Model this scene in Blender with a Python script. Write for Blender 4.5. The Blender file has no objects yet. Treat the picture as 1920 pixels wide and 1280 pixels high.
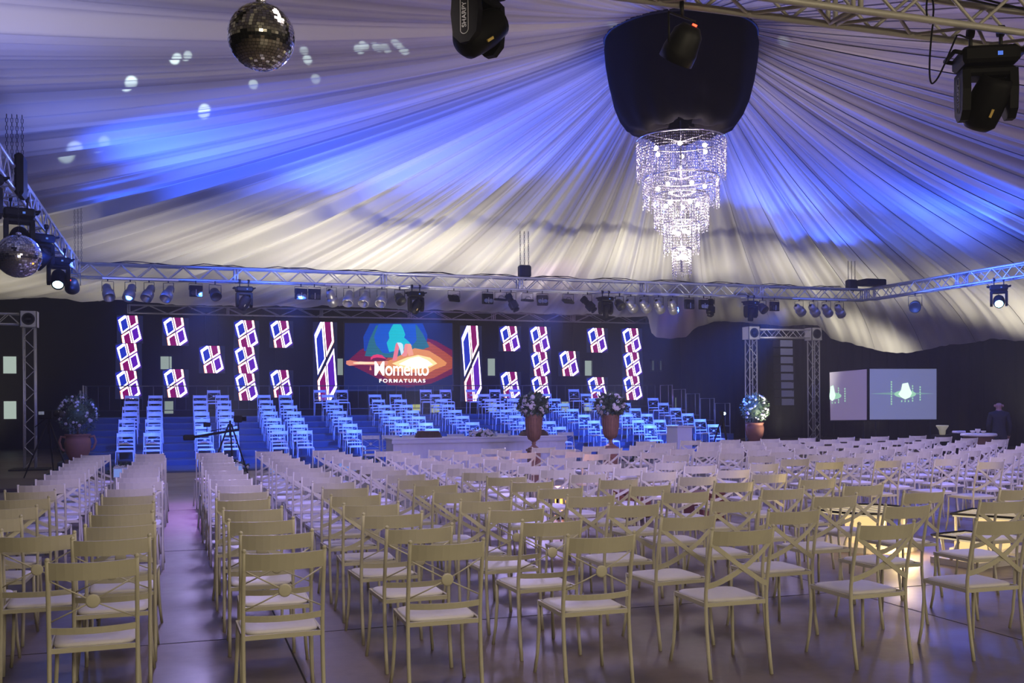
import bpy, math, random
import numpy as np
from mathutils import Vector, Matrix, Euler
random.seed(7)
S = bpy.context.scene
C = S.collection
PI = math.pi

# ------------------------------------------------------------------ camera
F = 1900.0; CXP = 960.0; CYP = 754.0; YAW = math.radians(18.3); ROLL = math.radians(0.4)
CAMZ = 1.63
cam_d = bpy.data.cameras.new('camera'); cam = bpy.data.objects.new('camera', cam_d); C.objects.link(cam)
cam_d.sensor_width = 36; cam_d.lens = 36 * F / 1920; cam_d.shift_y = (CYP - 640) / 1920
cam_d.clip_start = 0.05; cam_d.clip_end = 200
cam.matrix_world = Matrix.Translation((0, 0, CAMZ)) @ Matrix.Rotation(-YAW, 4, 'Z') @ Matrix.Rotation(PI / 2, 4, 'X') @ Matrix.Rotation(-ROLL, 4, 'Z')
S.camera = cam
_sy, _cy = math.sin(YAW), math.cos(YAW)

def ray(px, py):
    """hall-space direction of a photograph point, unit depth along the camera axis"""
    a = (px - CXP) / F; b = (CYP - py) / F
    c, s = math.cos(ROLL), math.sin(ROLL)
    a, b = a * c + b * s, -a * s + b * c
    return Vector((_sy + a * _cy, _cy - a * _sy, b))

def atY(px, py, Y):
    d = ray(px, py); t = Y / d.y
    return Vector((d.x * t, Y, CAMZ + d.z * t))

def atT(px, py, t):
    d = ray(px, py)
    return Vector((d.x * t, d.y * t, CAMZ + d.z * t))

def atX(px, py, X):
    d = ray(px, py); t = X / d.x
    return Vector((X, d.y * t, CAMZ + d.z * t))

def atZ(px, py, Z):
    d = ray(px, py); t = (Z - CAMZ) / d.z
    return Vector((d.x * t, d.y * t, Z))

# ------------------------------------------------------------------ world, exposure, big lights
S.view_settings.view_transform = 'Standard'; S.view_settings.look = 'None'
S.view_settings.exposure = 0.0; S.view_settings.gamma = 1.0; S.view_settings.use_curve_mapping = False
S.cycles.use_denoising = True
S.cycles.use_adaptive_sampling = True; S.cycles.adaptive_threshold = 0.025; S.cycles.adaptive_min_samples = 16
S.cycles.max_bounces = 5; S.cycles.diffuse_bounces = 2; S.cycles.glossy_bounces = 3; S.cycles.transmission_bounces = 4
S.cycles.transparent_max_bounces = 6; S.cycles.caustics_reflective = False; S.cycles.caustics_refractive = False
S.cycles.sample_clamp_indirect = 4.0
w = bpy.data.worlds.new('world'); S.world = w; w.use_nodes = True
w.node_tree.nodes['Background'].inputs[0].default_value = (0.30, 0.26, 0.50, 1)
w.node_tree.nodes['Background'].inputs[1].default_value = 0.05

# thin stage haze through the hall
_v = w.node_tree.nodes.new('ShaderNodeVolumeScatter'); _v.inputs['Density'].default_value = 0.0045; _v.inputs['Anisotropy'].default_value = 0.2
w.node_tree.links.new(_v.outputs[0], w.node_tree.nodes['World Output'].inputs['Volume'])
S.cycles.volume_bounces = 0

def spot(name, loc, target, power, color, angle=60, blend=0.6, size=0.15):
    l = bpy.data.lights.new(name, 'SPOT'); l.energy = power; l.color = color
    l.spot_size = math.radians(angle); l.spot_blend = blend; l.shadow_soft_size = size
    o = bpy.data.objects.new(name, l); C.objects.link(o); o.location = loc
    o.rotation_euler = (Vector(target) - Vector(loc)).to_track_quat('-Z', 'Y').to_euler()
    return o

def area(name, loc, target, power, color, sx, sy=None):
    l = bpy.data.lights.new(name, 'AREA'); l.energy = power; l.color = color
    l.shape = 'RECTANGLE'; l.size = sx; l.size_y = sy or sx
    o = bpy.data.objects.new(name, l); C.objects.link(o); o.location = loc
    o.rotation_euler = (Vector(target) - Vector(loc)).to_track_quat('-Z', 'Y').to_euler()
    return o

def point(name, loc, power, color, size=0.1):
    l = bpy.data.lights.new(name, 'POINT'); l.energy = power; l.color = color; l.shadow_soft_size = size
    o = bpy.data.objects.new(name, l); C.objects.link(o); o.location = loc
    return o

WARM = (1.0, 0.90, 0.66); BLUE = (0.03, 0.10, 1.0); LAV = (0.55, 0.42, 1.0); CREAM = (1.0, 0.92, 0.74)
# work lights of the hall behind the camera
area('house_light', (1.5, -4.5, 3.7), (2, 8, 0.4), 265, (1.0, 0.86, 0.60), 6, 1.2)
area('house_light', (12, -3.5, 3.7), (9, 8, 0.4), 215, (1.0, 0.86, 0.64), 5, 1.2)
# added unseen spots at floor level, brightening the drape with cream light
for x, y, p, tgt in ((1, 24.4, 480, (2, 26.2, 6)), (6, 24.4, 620, (6, 26.0, 6)), (11, 24.4, 560, (11, 26.2, 6)), (16, 24.4, 430, (17, 26.2, 6)),
                     (22.8, 22, 330, (21.5, 22, 6)), (-4.5, 22, 200, (-4, 24, 6)), (22.8, 29, 260, (22.5, 31, 5)), (-5, 30, 260, (-4, 32, 6)),
                     (4.0, 20.3, 260, (5.5, 22.0, 6.2)), (10.5, 20.3, 230, (11.5, 22.0, 6.2))):
    spot('drape_fill', (x, y, 0.4), tgt, p * 2.4, CREAM, 96, 1.0, 0.3)
# blue washes on the drape from the truss lamps; lavender ones added as unseen fill
spot('blue_wash', (-1.8, 20.4, 3.6), (1.2, 18.6, 6.0), 1500, BLUE, 92, 1.0, 0.2)
spot('blue_wash', (-1.8, 15.4, 3.6), (2.6, 17.2, 6.4), 2300, BLUE, 92, 1.0, 0.2)
spot('blue_wash', (1.8, 21.5, 3.5), (4.2, 18.2, 6.6), 2600, BLUE, 80, 1.0, 0.2)
spot('blue_wash', (7.0, 21.5, 3.5), (6.0, 17.0, 6.9), 1100, BLUE, 60, 1.0, 0.2)
spot('blue_wash', (13.2, 21.5, 3.5), (11.9, 18.2, 6.4), 2000, BLUE, 66, 0.9, 0.2)
spot('blue_wash', (15.2, 21.5, 3.5), (14.6, 20.4, 5.6), 700, BLUE, 80, 0.8, 0.2)
spot('blue_wash', (16.7, 17.0, 3.6), (13.6, 16.2, 5.9), 1600, BLUE, 84, 1.0, 0.2)
spot('lavender_fill', (3.0, 6.5, 3.0), (6.0, 12.5, 6.6), 220, (0.50, 0.36, 1.0), 120, 1.0, 0.4)
spot('lavender_fill', (11.0, 6.5, 3.0), (11.5, 12.5, 6.4), 290, (0.55, 0.36, 1.0), 120, 1.0, 0.4)
spot('lavender_fill', (-1.4, 9.0, 3.0), (-2.5, 15, 6.2), 300, (0.46, 0.46, 1.0), 140, 1.0, 0.4)
# lavender spots added at the near truss to tint the far rows
for x, t_ in ((0.5, 0.5), (5.0, 5.0), (10.0, 10.5), (14.0, 14.5)):
    spot('far_row_fill', (x, 5.9, 4.0), (t_, 14.5, 0.3), 1700, (0.34, 0.28, 1.0), 54, 1.0, 0.2)
# overhead fill added to light the seats: neutral in front, lavender farther back
for x, y, p in ((1.0, 5.7, 170), (7.0, 5.7, 200), (3.0, 12.0, 260), (10.5, 12.0, 260)):
    spot('audience_fill', (x, y, 4.1), (x + 0.3, y + 2.2, 0.4), p, (1.0, 0.84, 0.86) if y < 8 else (0.5, 0.42, 1.0), 130, 1.0, 0.4)
# stage wash
for x, p in ((-0.9, 1300), (0.5, 1700), (2.5, 1700), (5.5, 1700), (8.5, 1700), (11.5, 2100), (14.5, 2600)):
    spot('stage_wash', (x, 21.8, 3.9), (x * 0.98 + (0.5 if x < 0 else 0), 29.8, 0.6), p * 5.5, (0.03, 0.12, 1.0), 50, 0.9, 0.15)
# blue-violet spill over the far audience rows
for x, p in ((1.0, 500), (7.5, 700), (14.0, 700)):
    spot('audience_wash', (x, 21.7, 4.0), (x, 15.5, 0.5), p * 1.5, (0.55, 0.45, 1.0), 80, 1.0, 0.3)
spot('pink_wash', (9.5, 22.2, 4.0), (10.5, 33.5, 4.9), 900, (0.85, 0.35, 1.0), 44, 0.9, 0.2)
spot('pink_wash', (14.5, 22.2, 4.0), (17.8, 34.8, 4.2), 1500, (0.6, 0.2, 1.0), 16, 0.8, 0.2)
spot('aisle_wash', (0.3, 21.7, 4.0), (0.1, 16.5, 0), 520, (0.62, 0.2, 1.0), 30, 1.0, 0.2)

# ------------------------------------------------------------------ materials
MATS = {}
def mat(name, col, rough=0.6, metal=0.0, emit=None, es=1.0, noise=0.0, nscale=8.0, bump=0.0, coat=0.0, spec=None):
    if name in MATS: return MATS[name]
    m = bpy.data.materials.new(name); m.use_nodes = True; nt = m.node_tree; b = nt.nodes['Principled BSDF']
    b.inputs['Base Color'].default_value = (*col, 1); b.inputs['Roughness'].default_value = rough; b.inputs['Metallic'].default_value = metal
    if spec is not None: b.inputs['Specular IOR Level'].default_value = spec
    if coat: b.inputs['Coat Weight'].default_value = coat
    if emit:
        b.inputs['Emission Color'].default_value = (*emit, 1); b.inputs['Emission Strength'].default_value = es
    if noise or bump:
        tc = nt.nodes.new('ShaderNodeTexCoord'); n = nt.nodes.new('ShaderNodeTexNoise'); n.inputs['Scale'].default_value = nscale; n.inputs['Detail'].default_value = 6
        nt.links.new(tc.outputs['Object'], n.inputs['Vector'])
        if noise:
            r = nt.nodes.new('ShaderNodeMix'); r.data_type = 'RGBA'
            r.inputs[6].default_value = (*[c * (1 - noise) for c in col], 1); r.inputs[7].default_value = (*[min(1, c * (1 + noise)) for c in col], 1)
            nt.links.new(n.outputs['Fac'], r.inputs[0]); nt.links.new(r.outputs[2], b.inputs['Base Color'])
        if bump:
            bp = nt.nodes.new('ShaderNodeBump'); bp.inputs['Strength'].default_value = bump; bp.inputs['Distance'].default_value = 0.02
            nt.links.new(n.outputs['Fac'], bp.inputs['Height']); nt.links.new(bp.outputs['Normal'], b.inputs['Normal'])
    MATS[name] = m; return m

def emis(name, col, s):
    if name in MATS: return MATS[name]
    m = bpy.data.materials.new(name); m.use_nodes = True; nt = m.node_tree; nt.nodes.clear()
    e = nt.nodes.new('ShaderNodeEmission'); e.inputs[0].default_value = (*col, 1); e.inputs[1].default_value = s
    o = nt.nodes.new('ShaderNodeOutputMaterial'); nt.links.new(e.outputs[0], o.inputs[0]); MATS[name] = m; return m

M_CHAIR = mat('cream_paint', (0.64, 0.60, 0.46), 0.45, noise=0.06, nscale=14)
M_SEAT = mat('white_vinyl', (0.78, 0.74, 0.74), 0.5, noise=0.05, nscale=20, bump=0.1)
M_CHAIRW = mat('white_chair_paint', (0.62, 0.62, 0.66), 0.4, noise=0.04, nscale=14)
M_ALU = mat('aluminium', (0.62, 0.62, 0.62), 0.38, 0.55, noise=0.08, nscale=30)
M_ALUW = mat('warm_lit_aluminium', (0.60, 0.57, 0.50), 0.5, 0.25, noise=0.08, nscale=30)  # aluminium with the near truss's warm light tinted into the colour
M_BLACK = mat('black_plastic', (0.006, 0.006, 0.007), 0.55, noise=0.2, nscale=20, spec=0.15)
M_BLACKM = mat('black_metal', (0.010, 0.010, 0.011), 0.55, 0.1, noise=0.2, nscale=20)
M_SILVER = mat('grey_can_metal', (0.30, 0.29, 0.30), 0.4, 0.6, noise=0.1, nscale=20)
M_GLASSL = mat('lens_glass', (0.16, 0.18, 0.24), 0.12, 0.2)
M_CHAIN = mat('hoist_chain', (0.05, 0.05, 0.06), 0.4, 0.7, noise=0.2)
M_CARPET = mat('stage_carpet', (0.03, 0.05, 0.10), 0.95, noise=0.25, nscale=30, bump=0.3)
M_CURT = mat('black_curtain', (0.012, 0.011, 0.018), 0.95, noise=0.3, nscale=3, spec=0.1)
M_TERRA = mat('terracotta', (0.26, 0.10, 0.065), 0.75, noise=0.25, nscale=12, bump=0.3)
M_COPPER = mat('copper_brown_urn', (0.27, 0.13, 0.085), 0.5, 0.2, noise=0.3, nscale=14, bump=0.4)
M_LEAF = mat('dark_leaf', (0.05, 0.09, 0.05), 0.6, noise=0.4, nscale=9)
M_ROSE = mat('white_petal', (0.78, 0.72, 0.78), 0.6, noise=0.08)
M_CLOTH = mat('white_tablecloth', (0.74, 0.72, 0.78), 0.8, noise=0.05, nscale=5, bump=0.2)
M_WOOD = mat('dark_wood', (0.12, 0.06, 0.035), 0.55, noise=0.4, nscale=10)
M_WICKER = mat('brown_wicker', (0.10, 0.055, 0.03), 0.7, noise=0.4, nscale=25)

# ------------------------------------------------------------------ mesh helpers
class MB:
    def __init__(s): s.v = []; s.f = []; s.m = []; s.sm = []
    def add(s, vs, fs, mi=0, smooth=False):
        o = len(s.v); s.v += [tuple(v) for v in vs]; s.f += [[i + o for i in f] for f in fs]; s.m += [mi] * len(fs); s.sm += [smooth] * len(fs); return s
    def box(s, x0, y0, z0, x1, y1, z1, mi=0, M=None, ch=0.0):
        if ch:
            pts = []
            a = [(x0 + ch, y0), (x1 - ch, y0), (x1, y0 + ch), (x1, y1 - ch), (x1 - ch, y1), (x0 + ch, y1), (x0, y1 - ch), (x0, y0 + ch)]
            cx, cy = (x0 + x1) / 2, (y0 + y1) / 2
            def ins(p): return (p[0] + (ch if p[0] < cx else -ch) * 0.8, p[1] + (ch if p[1] < cy else -ch) * 0.8)
            rings = [[(*ins(p), z0) for p in a], [(*p, z0 + ch) for p in a], [(*p, z1 - ch) for p in a], [(*ins(p), z1) for p in a]]
            vs = [v for r in rings for v in r]; n = 8
            fs = [[r * n + i, r * n + (i + 1) % n, (r + 1) * n + (i + 1) % n, (r + 1) * n + i] for r in range(3) for i in range(n)]
            fs += [list(range(n))[::-1], list(range(3 * n, 4 * n))]
        else:
            vs = [(x0, y0, z0), (x1, y0, z0), (x1, y1, z0), (x0, y1, z0), (x0, y0, z1), (x1, y0, z1), (x1, y1, z1), (x0, y1, z1)]
            fs = [[0, 3, 2, 1], [4, 5, 6, 7], [0, 1, 5, 4], [1, 2, 6, 5], [2, 3, 7, 6], [3, 0, 4, 7]]
        if M is not None: vs = [M @ Vector(v) for v in vs]
        return s.add(vs, fs, mi)
    def tube(s, pts, r, n=6, mi=0, caps=True, r2=None, flat=None):
        pts = [Vector(p) for p in pts]; k = len(pts); rs = r if isinstance(r, (list, tuple)) else [r] * k
        vs = []; up = None
        for i, p in enumerate(pts):
            d = (pts[min(i + 1, k - 1)] - pts[max(i - 1, 0)]).normalized()
            if up is None:
                up = Vector((0, 0, 1)) if abs(d.z) < 0.9 else Vector((0, 1, 0))
            a = d.cross(up).normalized(); b = a.cross(d).normalized(); up = b
            for j in range(n):
                t = 2 * PI * (j + 0.5) / n
                vs.append(p + a * math.cos(t) * rs[i] + b * math.sin(t) * rs[i] * (flat or 1))
        fs = [[i * n + j, i * n + (j + 1) % n, (i + 1) * n + (j + 1) % n, (i + 1) * n + j] for i in range(k - 1) for j in range(n)]
        s.add(vs, fs, mi, True)
        if caps: s.add([], [], mi); o = len(s.v) - len(vs); s.f += [[o + j for j in range(n)][::-1], [o + (k - 1) * n + j for j in range(n)]]; s.m += [mi, mi]; s.sm += [False, False]
        return s
    def lathe(s, prof, n=16, M=None, mi=0, smooth=True):
        vs = [];
        for (r, z) in prof:
            for j in range(n):
                t = 2 * PI * j / n; vs.append(Vector((r * math.cos(t), r * math.sin(t), z)))
        if M is not None: vs = [M @ v for v in vs]
        k = len(prof)
        fs = [[i * n + j, i * n + (j + 1) % n, (i + 1) * n + (j + 1) % n, (i + 1) * n + j] for i in range(k - 1) for j in range(n)]
        if prof[0][0] > 1e-4: fs.append(list(range(n))[::-1])
        if prof[-1][0] > 1e-4: fs.append(list(range((k - 1) * n, k * n)))
        return s.add(vs, fs, mi, smooth)
    def ball(s, c, r, n=8, k=5, mi=0, sz=1.0):
        prof = [(max(1e-5, r * math.sin(PI * i / k)), -r * sz * math.cos(PI * i / k)) for i in range(k + 1)]
        return s.lathe(prof, n, Matrix.Translation(c), mi)
    def prism(s, poly, z0, z1, M=None, mi=0):
        n = len(poly); vs = [Vector((x, y, z0)) for x, y in poly] + [Vector((x, y, z1)) for x, y in poly]
        if M is not None: vs = [M @ v for v in vs]
        fs = [list(range(n))[::-1], list(range(n, 2 * n))] + [[i, (i + 1) % n, n + (i + 1) % n, n + i] for i in range(n)]
        return s.add(vs, fs, mi)
    def mesh(s, name, mats):
        me = bpy.data.meshes.new(name); me.from_pydata(s.v, [], s.f)
        for m in (mats if isinstance(mats, (list, tuple)) else [mats]): me.materials.append(m)
        me.polygons.foreach_set('material_index', s.m); me.polygons.foreach_set('use_smooth', s.sm); me.update(); return me
    def build(s, name, mats, parent=None, loc=None, rot=None):
        return ob(name, s.mesh(name, mats), parent, loc, rot)

def ob(name, data, parent=None, loc=None, rot=None):
    o = bpy.data.objects.new(name, data); C.objects.link(o)
    if parent is not None: o.parent = parent
    if loc is not None: o.location = loc
    if rot is not None: o.rotation_euler = rot
    return o

def tag(o, label=None, cat=None, group=None, kind=None):
    if label: o['label'] = label
    if cat: o['category'] = cat
    if group: o['group'] = group
    if kind: o['kind'] = kind
    return o

def thing(name, label, cat, loc=(0, 0, 0), rz=0.0, group=None):
    o = ob(name, None, None, loc, (0, 0, rz)); o.empty_display_size = 0.2
    return tag(o, label, cat, group)

def copy_tree(o, parent=None):
    c = o.copy(); C.objects.link(c); c.parent = parent
    for ch in o.children: copy_tree(ch, c)
    return c

ORD = ['zeroth', 'first', 'second', 'third', 'fourth', 'fifth', 'sixth', 'seventh', 'eighth', 'ninth', 'tenth', 'eleventh', 'twelfth', 'thirteenth', 'fourteenth',
       'fifteenth', 'sixteenth', 'seventeenth', 'eighteenth', 'nineteenth', 'twentieth', 'twenty-first']

# ------------------------------------------------------------------ room shell
def floor_mat():
    m = bpy.data.materials.new('concrete_floor'); m.use_nodes = True; nt = m.node_tree; b = nt.nodes['Principled BSDF']; L = nt.links
    g = nt.nodes.new('ShaderNodeNewGeometry')
    n1 = nt.nodes.new('ShaderNodeTexNoise'); n1.inputs['Scale'].default_value = 0.9; n1.inputs['Detail'].default_value = 8; n1.inputs['Roughness'].default_value = 0.6
    n2 = nt.nodes.new('ShaderNodeTexNoise'); n2.inputs['Scale'].default_value = 7; n2.inputs['Detail'].default_value = 10; n2.inputs['Roughness'].default_value = 0.7
    L.new(g.outputs['Position'], n1.inputs['Vector']); L.new(g.outputs['Position'], n2.inputs['Vector'])
    r = nt.nodes.new('ShaderNodeValToRGB'); r.color_ramp.elements[0].position = 0.30; r.color_ramp.elements[0].color = (0.10, 0.075, 0.062, 1)
    r.color_ramp.elements[1].position = 0.72; r.color_ramp.elements[1].color = (0.24, 0.185, 0.15, 1)
    mx = nt.nodes.new('ShaderNodeMath'); mx.operation = 'MULTIPLY_ADD'; mx.inputs[1].default_value = 0.45; L.new(n2.outputs['Fac'], mx.inputs[0])
    mm = nt.nodes.new('ShaderNodeMath'); mm.operation = 'MULTIPLY'; mm.inputs[1].default_value = 0.55; L.new(n1.outputs['Fac'], mm.inputs[0]); L.new(mm.outputs[0], mx.inputs[2])
    L.new(mx.outputs[0], r.inputs[0]); L.new(r.outputs[0], b.inputs['Base Color'])
    rr = nt.nodes.new('ShaderNodeMapRange'); rr.inputs['To Min'].default_value = 0.14; rr.inputs['To Max'].default_value = 0.75
    L.new(n1.outputs['Fac'], rr.inputs['Value']); L.new(rr.outputs[0], b.inputs['Roughness'])
    bp = nt.nodes.new('ShaderNodeBump'); bp.inputs['Strength'].default_value = 0.08; L.new(n2.outputs['Fac'], bp.inputs['Height']); L.new(bp.outputs[0], b.inputs['Normal'])
    return m
XL, XR, YN, YF, ZC = -13.0, 28.0, -12.0, 42.0, 9.0
M_WALL = mat('dark_wall', (0.014, 0.014, 0.020), 0.9, noise=0.3, nscale=1.5, spec=0.1)
M_FLOOR = floor_mat()
fl = MB().box(XL, YN, -0.3, XR, YF, 0).build('floor', M_FLOOR); tag(fl, kind='structure')
# poured slabs of the floor meet at thin sunken joints
jm = mat('floor_joint', (0.03, 0.025, 0.02), 0.9)
for i in range(6):
    o = MB().box(-4 + i * 4.7, 0, 0.0005, -4 + i * 4.7 + 0.012, 24, 0.0015).build('floor_joint', jm, fl)
for i in range(5):
    o = MB().box(-8, 2.7 + i * 4.6, 0.0005, 24, 2.7 + i * 4.6 + 0.012, 0.0015).build('floor_joint', jm, fl)
for nm, a in (('wall_back', (XL, YF, -0.3, XR, YF + 0.3, ZC)), ('wall_left', (XL - 0.3, YN, -0.3, XL, YF, ZC)), ('wall_right', (XR, YN, -0.3, XR + 0.3, YF, ZC)), ('wall_rear', (XL, YN - 0.3, -0.3, XR, YN, ZC)), ('ceiling', (XL, YN, ZC, XR, YF, ZC + 0.3))):
    tag(MB().box(*a).build(nm, M_WALL), kind='structure')

# ------------------------------------------------------------------ radial fabric ceiling
DC = Vector((7.4, 14.0)); R0 = 1.12; Z0 = 7.25
RX0, RX1, RY0, RY1 = -9.2, 24.0, -8.0, 35.5
def rimR(th):
    c, s = math.cos(th), math.sin(th)
    t = 1e9
    if c > 1e-6: t = min(t, (RX1 - DC.x) / c)
    if c < -1e-6: t = min(t, (RX0 - DC.x) / c)
    if s > 1e-6: t = min(t, (RY1 - DC.y) / s)
    if s < -1e-6: t = min(t, (RY0 - DC.y) / s)
    return t
RIM = [(-180, 4.6), (-90, 3.6), (0, 3.5), (20, 3.3), (26, 3.5), (30.8, 3.40), (34, 3.5), (37.4, 3.42), (39.5, 3.36), (42.7, 3.24), (45.5, 3.45), (47.5, 3.8), (49.3, 4.0), (50.5, 4.55), (52, 4.68), (54.5, 4.62),
       (57, 4.74), (59.3, 4.80), (60.7, 4.55), (61.8, 4.12), (63.2, 4.02), (64.6, 4.12), (65.0, 4.25), (65.3, 4.90), (67, 4.88), (70, 4.92), (74, 4.90), (80, 4.99), (88, 4.96), (95, 5.02), (105, 5.0), (125, 5.0), (180, 4.6)]
def rimZ(deg):
    for (a, za), (b, zb) in zip(RIM, RIM[1:]):
        if a <= deg <= b: return za + (zb - za) * (deg - a) / (b - a)
    return 4.6
rs = np.random.RandomState(3)
def pnoise(n, seed):
    r = np.random.RandomState(seed).rand(n)
    def f(th):
        x = (th / (2 * PI)) * n; i = int(math.floor(x)); u = x - i; u = u * u * (3 - 2 * u)
        return r[i % n] * (1 - u) + r[(i + 1) % n] * u - 0.5
    return f
N1, N2, N3, N4 = pnoise(64, 1), pnoise(150, 2), pnoise(330, 4), pnoise(760, 5)
def fold(th):
    r3 = abs(N2(th)) * 2 - 0.4
    return 0.030 * N1(th) * 1.1 + 0.020 * r3 * 1.0 + 0.016 * N3(th) * 1.9 + 0.007 * N4(th) * 2.2
def drapeP(th, s):
    R = rimR(th); r = R0 + (R - R0) * s
    zr = rimZ(math.degrees(th))
    base = Z0 + (4.85 - Z0) * (0.35 * s + 0.65 * s ** 0.9) - 0.55 * 4 * s * (1 - s) * 0.9
    z = base + (zr - 4.85) * s ** 6
    amp = r * min(1.0, 1.0) * (0.9 if s < 0.93 else 0.9)
    z += fold(th) * amp * (0.5 + 0.5 * min(1, s * 3)) * (1 - 0.5 * s) * (1 - 0.75 * s ** 10)
    t2 = th
    return (DC.x + r * math.cos(t2), DC.y + r * math.sin(t2), z)
def drape_mat():
    m = bpy.data.materials.new('sheer_white_fabric'); m.use_nodes = True; nt = m.node_tree; nt.nodes.clear(); L = nt.links
    a = nt.nodes.new('ShaderNodeAttribute'); a.attribute_name = 'layers'
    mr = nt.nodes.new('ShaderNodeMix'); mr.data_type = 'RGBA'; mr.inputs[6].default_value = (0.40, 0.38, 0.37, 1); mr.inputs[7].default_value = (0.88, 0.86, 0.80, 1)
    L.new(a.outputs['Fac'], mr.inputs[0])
    d = nt.nodes.new('ShaderNodeBsdfDiffuse'); t = nt.nodes.new('ShaderNodeBsdfTranslucent'); x = nt.nodes.new('ShaderNodeMixShader'); x.inputs[0].default_value = 0.12
    sh = nt.nodes.new('ShaderNodeBsdfSheen') if hasattr(bpy.types, 'ShaderNodeBsdfSheen') else None
    L.new(mr.outputs[2], d.inputs[0]); L.new(mr.outputs[2], t.inputs[0]); L.new(d.outputs[0], x.inputs[1]); L.new(t.outputs[0], x.inputs[2])
    o = nt.nodes.new('ShaderNodeOutputMaterial'); L.new(x.outputs[0], o.inputs[0]); return m
M_DRAPE = drape_mat()
drape = thing('ceiling_drape', 'white pleated fabric ceiling gathered radially to the black canopy', 'drape', (DC.x, DC.y, 0))
NP, NA, NR = 72, 44, 30
L1, L2, L3 = pnoise(110, 11), pnoise(260, 12), pnoise(620, 13)
bounds = [i * 2 * PI / NP + 0.01 * math.sin(i * 7.3) for i in range(NP + 1)]; bounds[NP] = bounds[0] + 2 * PI
svals = [(j / NR) ** 1.15 for j in range(NR + 1)]
for p in range(NP):
    t0, t1 = bounds[p], bounds[p + 1]
    mid = math.degrees((t0 + t1) / 2) % 360
    na = NA if 15 < mid < 200 else 12
    vs = []; cols = []
    for i in range(na + 1):
        th = t0 + (t1 - t0) * i / na
        thn = (th + PI) % (2 * PI) - PI
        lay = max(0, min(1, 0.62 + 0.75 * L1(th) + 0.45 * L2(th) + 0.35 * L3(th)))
        edge = 0.018 * (1 if i in (0,) else 0)
        for s in svals:
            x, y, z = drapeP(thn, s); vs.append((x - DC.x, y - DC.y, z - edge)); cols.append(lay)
    n = NR + 1
    fs = [[i * n + j, (i + 1) * n + j, (i + 1) * n + j + 1, i * n + j + 1] for i in range(na) for j in range(NR)]
    me = bpy.data.meshes.new('drape_panel'); me.from_pydata(vs, [], fs); me.materials.append(M_DRAPE)
    me.polygons.foreach_set('use_smooth', [True] * len(fs))
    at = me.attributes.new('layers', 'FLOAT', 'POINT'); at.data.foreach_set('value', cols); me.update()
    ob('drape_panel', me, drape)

# ------------------------------------------------------------------ black canopy and chandelier
can = thing('canopy', 'black gathered fabric bell above the chandelier', 'canopy', (DC.x, DC.y, 0))
n = 96; rings = []
prof = [(1.14, 7.22), (1.17, 7.05), (1.15, 6.80), (1.10, 6.50), (1.02, 6.20), (0.92, 5.98), (0.80, 5.83), (0.66, 5.77), (0.55, 5.80), (0.46, 5.86), (0.30, 5.92)]
mb = MB(); vs = []
for k, (r, z) in enumerate(prof):
    g = max(0, (k - 3)) / 7.0
    for j in range(n):
        t = 2 * PI * j / n
        q = 0.07 * g * math.sin(t * 17 + 1.3 * math.sin(3 * t)) + 0.03 * g * math.sin(t * 7 + 2) + 0.012 * math.sin(t * 9)
        vs.append(((r + q) * math.cos(t), (r + q) * math.sin(t), z + 0.05 * g * math.sin(3 * t + 1) + 0.05 * g * math.sin(t * 11)))
fs = [[i * n + j, i * n + (j + 1) % n, (i + 1) * n + (j + 1) % n, (i + 1) * n + j] for i in range(len(prof) - 1) for j in range(n)]
mb.add(vs, fs, 0, True).build('canopy_cloth', mat('black_canopy_cloth', (0.0045, 0.0035, 0.0045), 0.9, noise=0.35, nscale=5, bump=0.2, spec=0.1), can)
MB().tube([(1.16 * math.cos(2 * PI * i / 40), 1.16 * math.sin(2 * PI * i / 40), 7.22) for i in range(41)], 0.025, 6, caps=False).build('rim_hoop', M_BLACKM, can)

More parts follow.
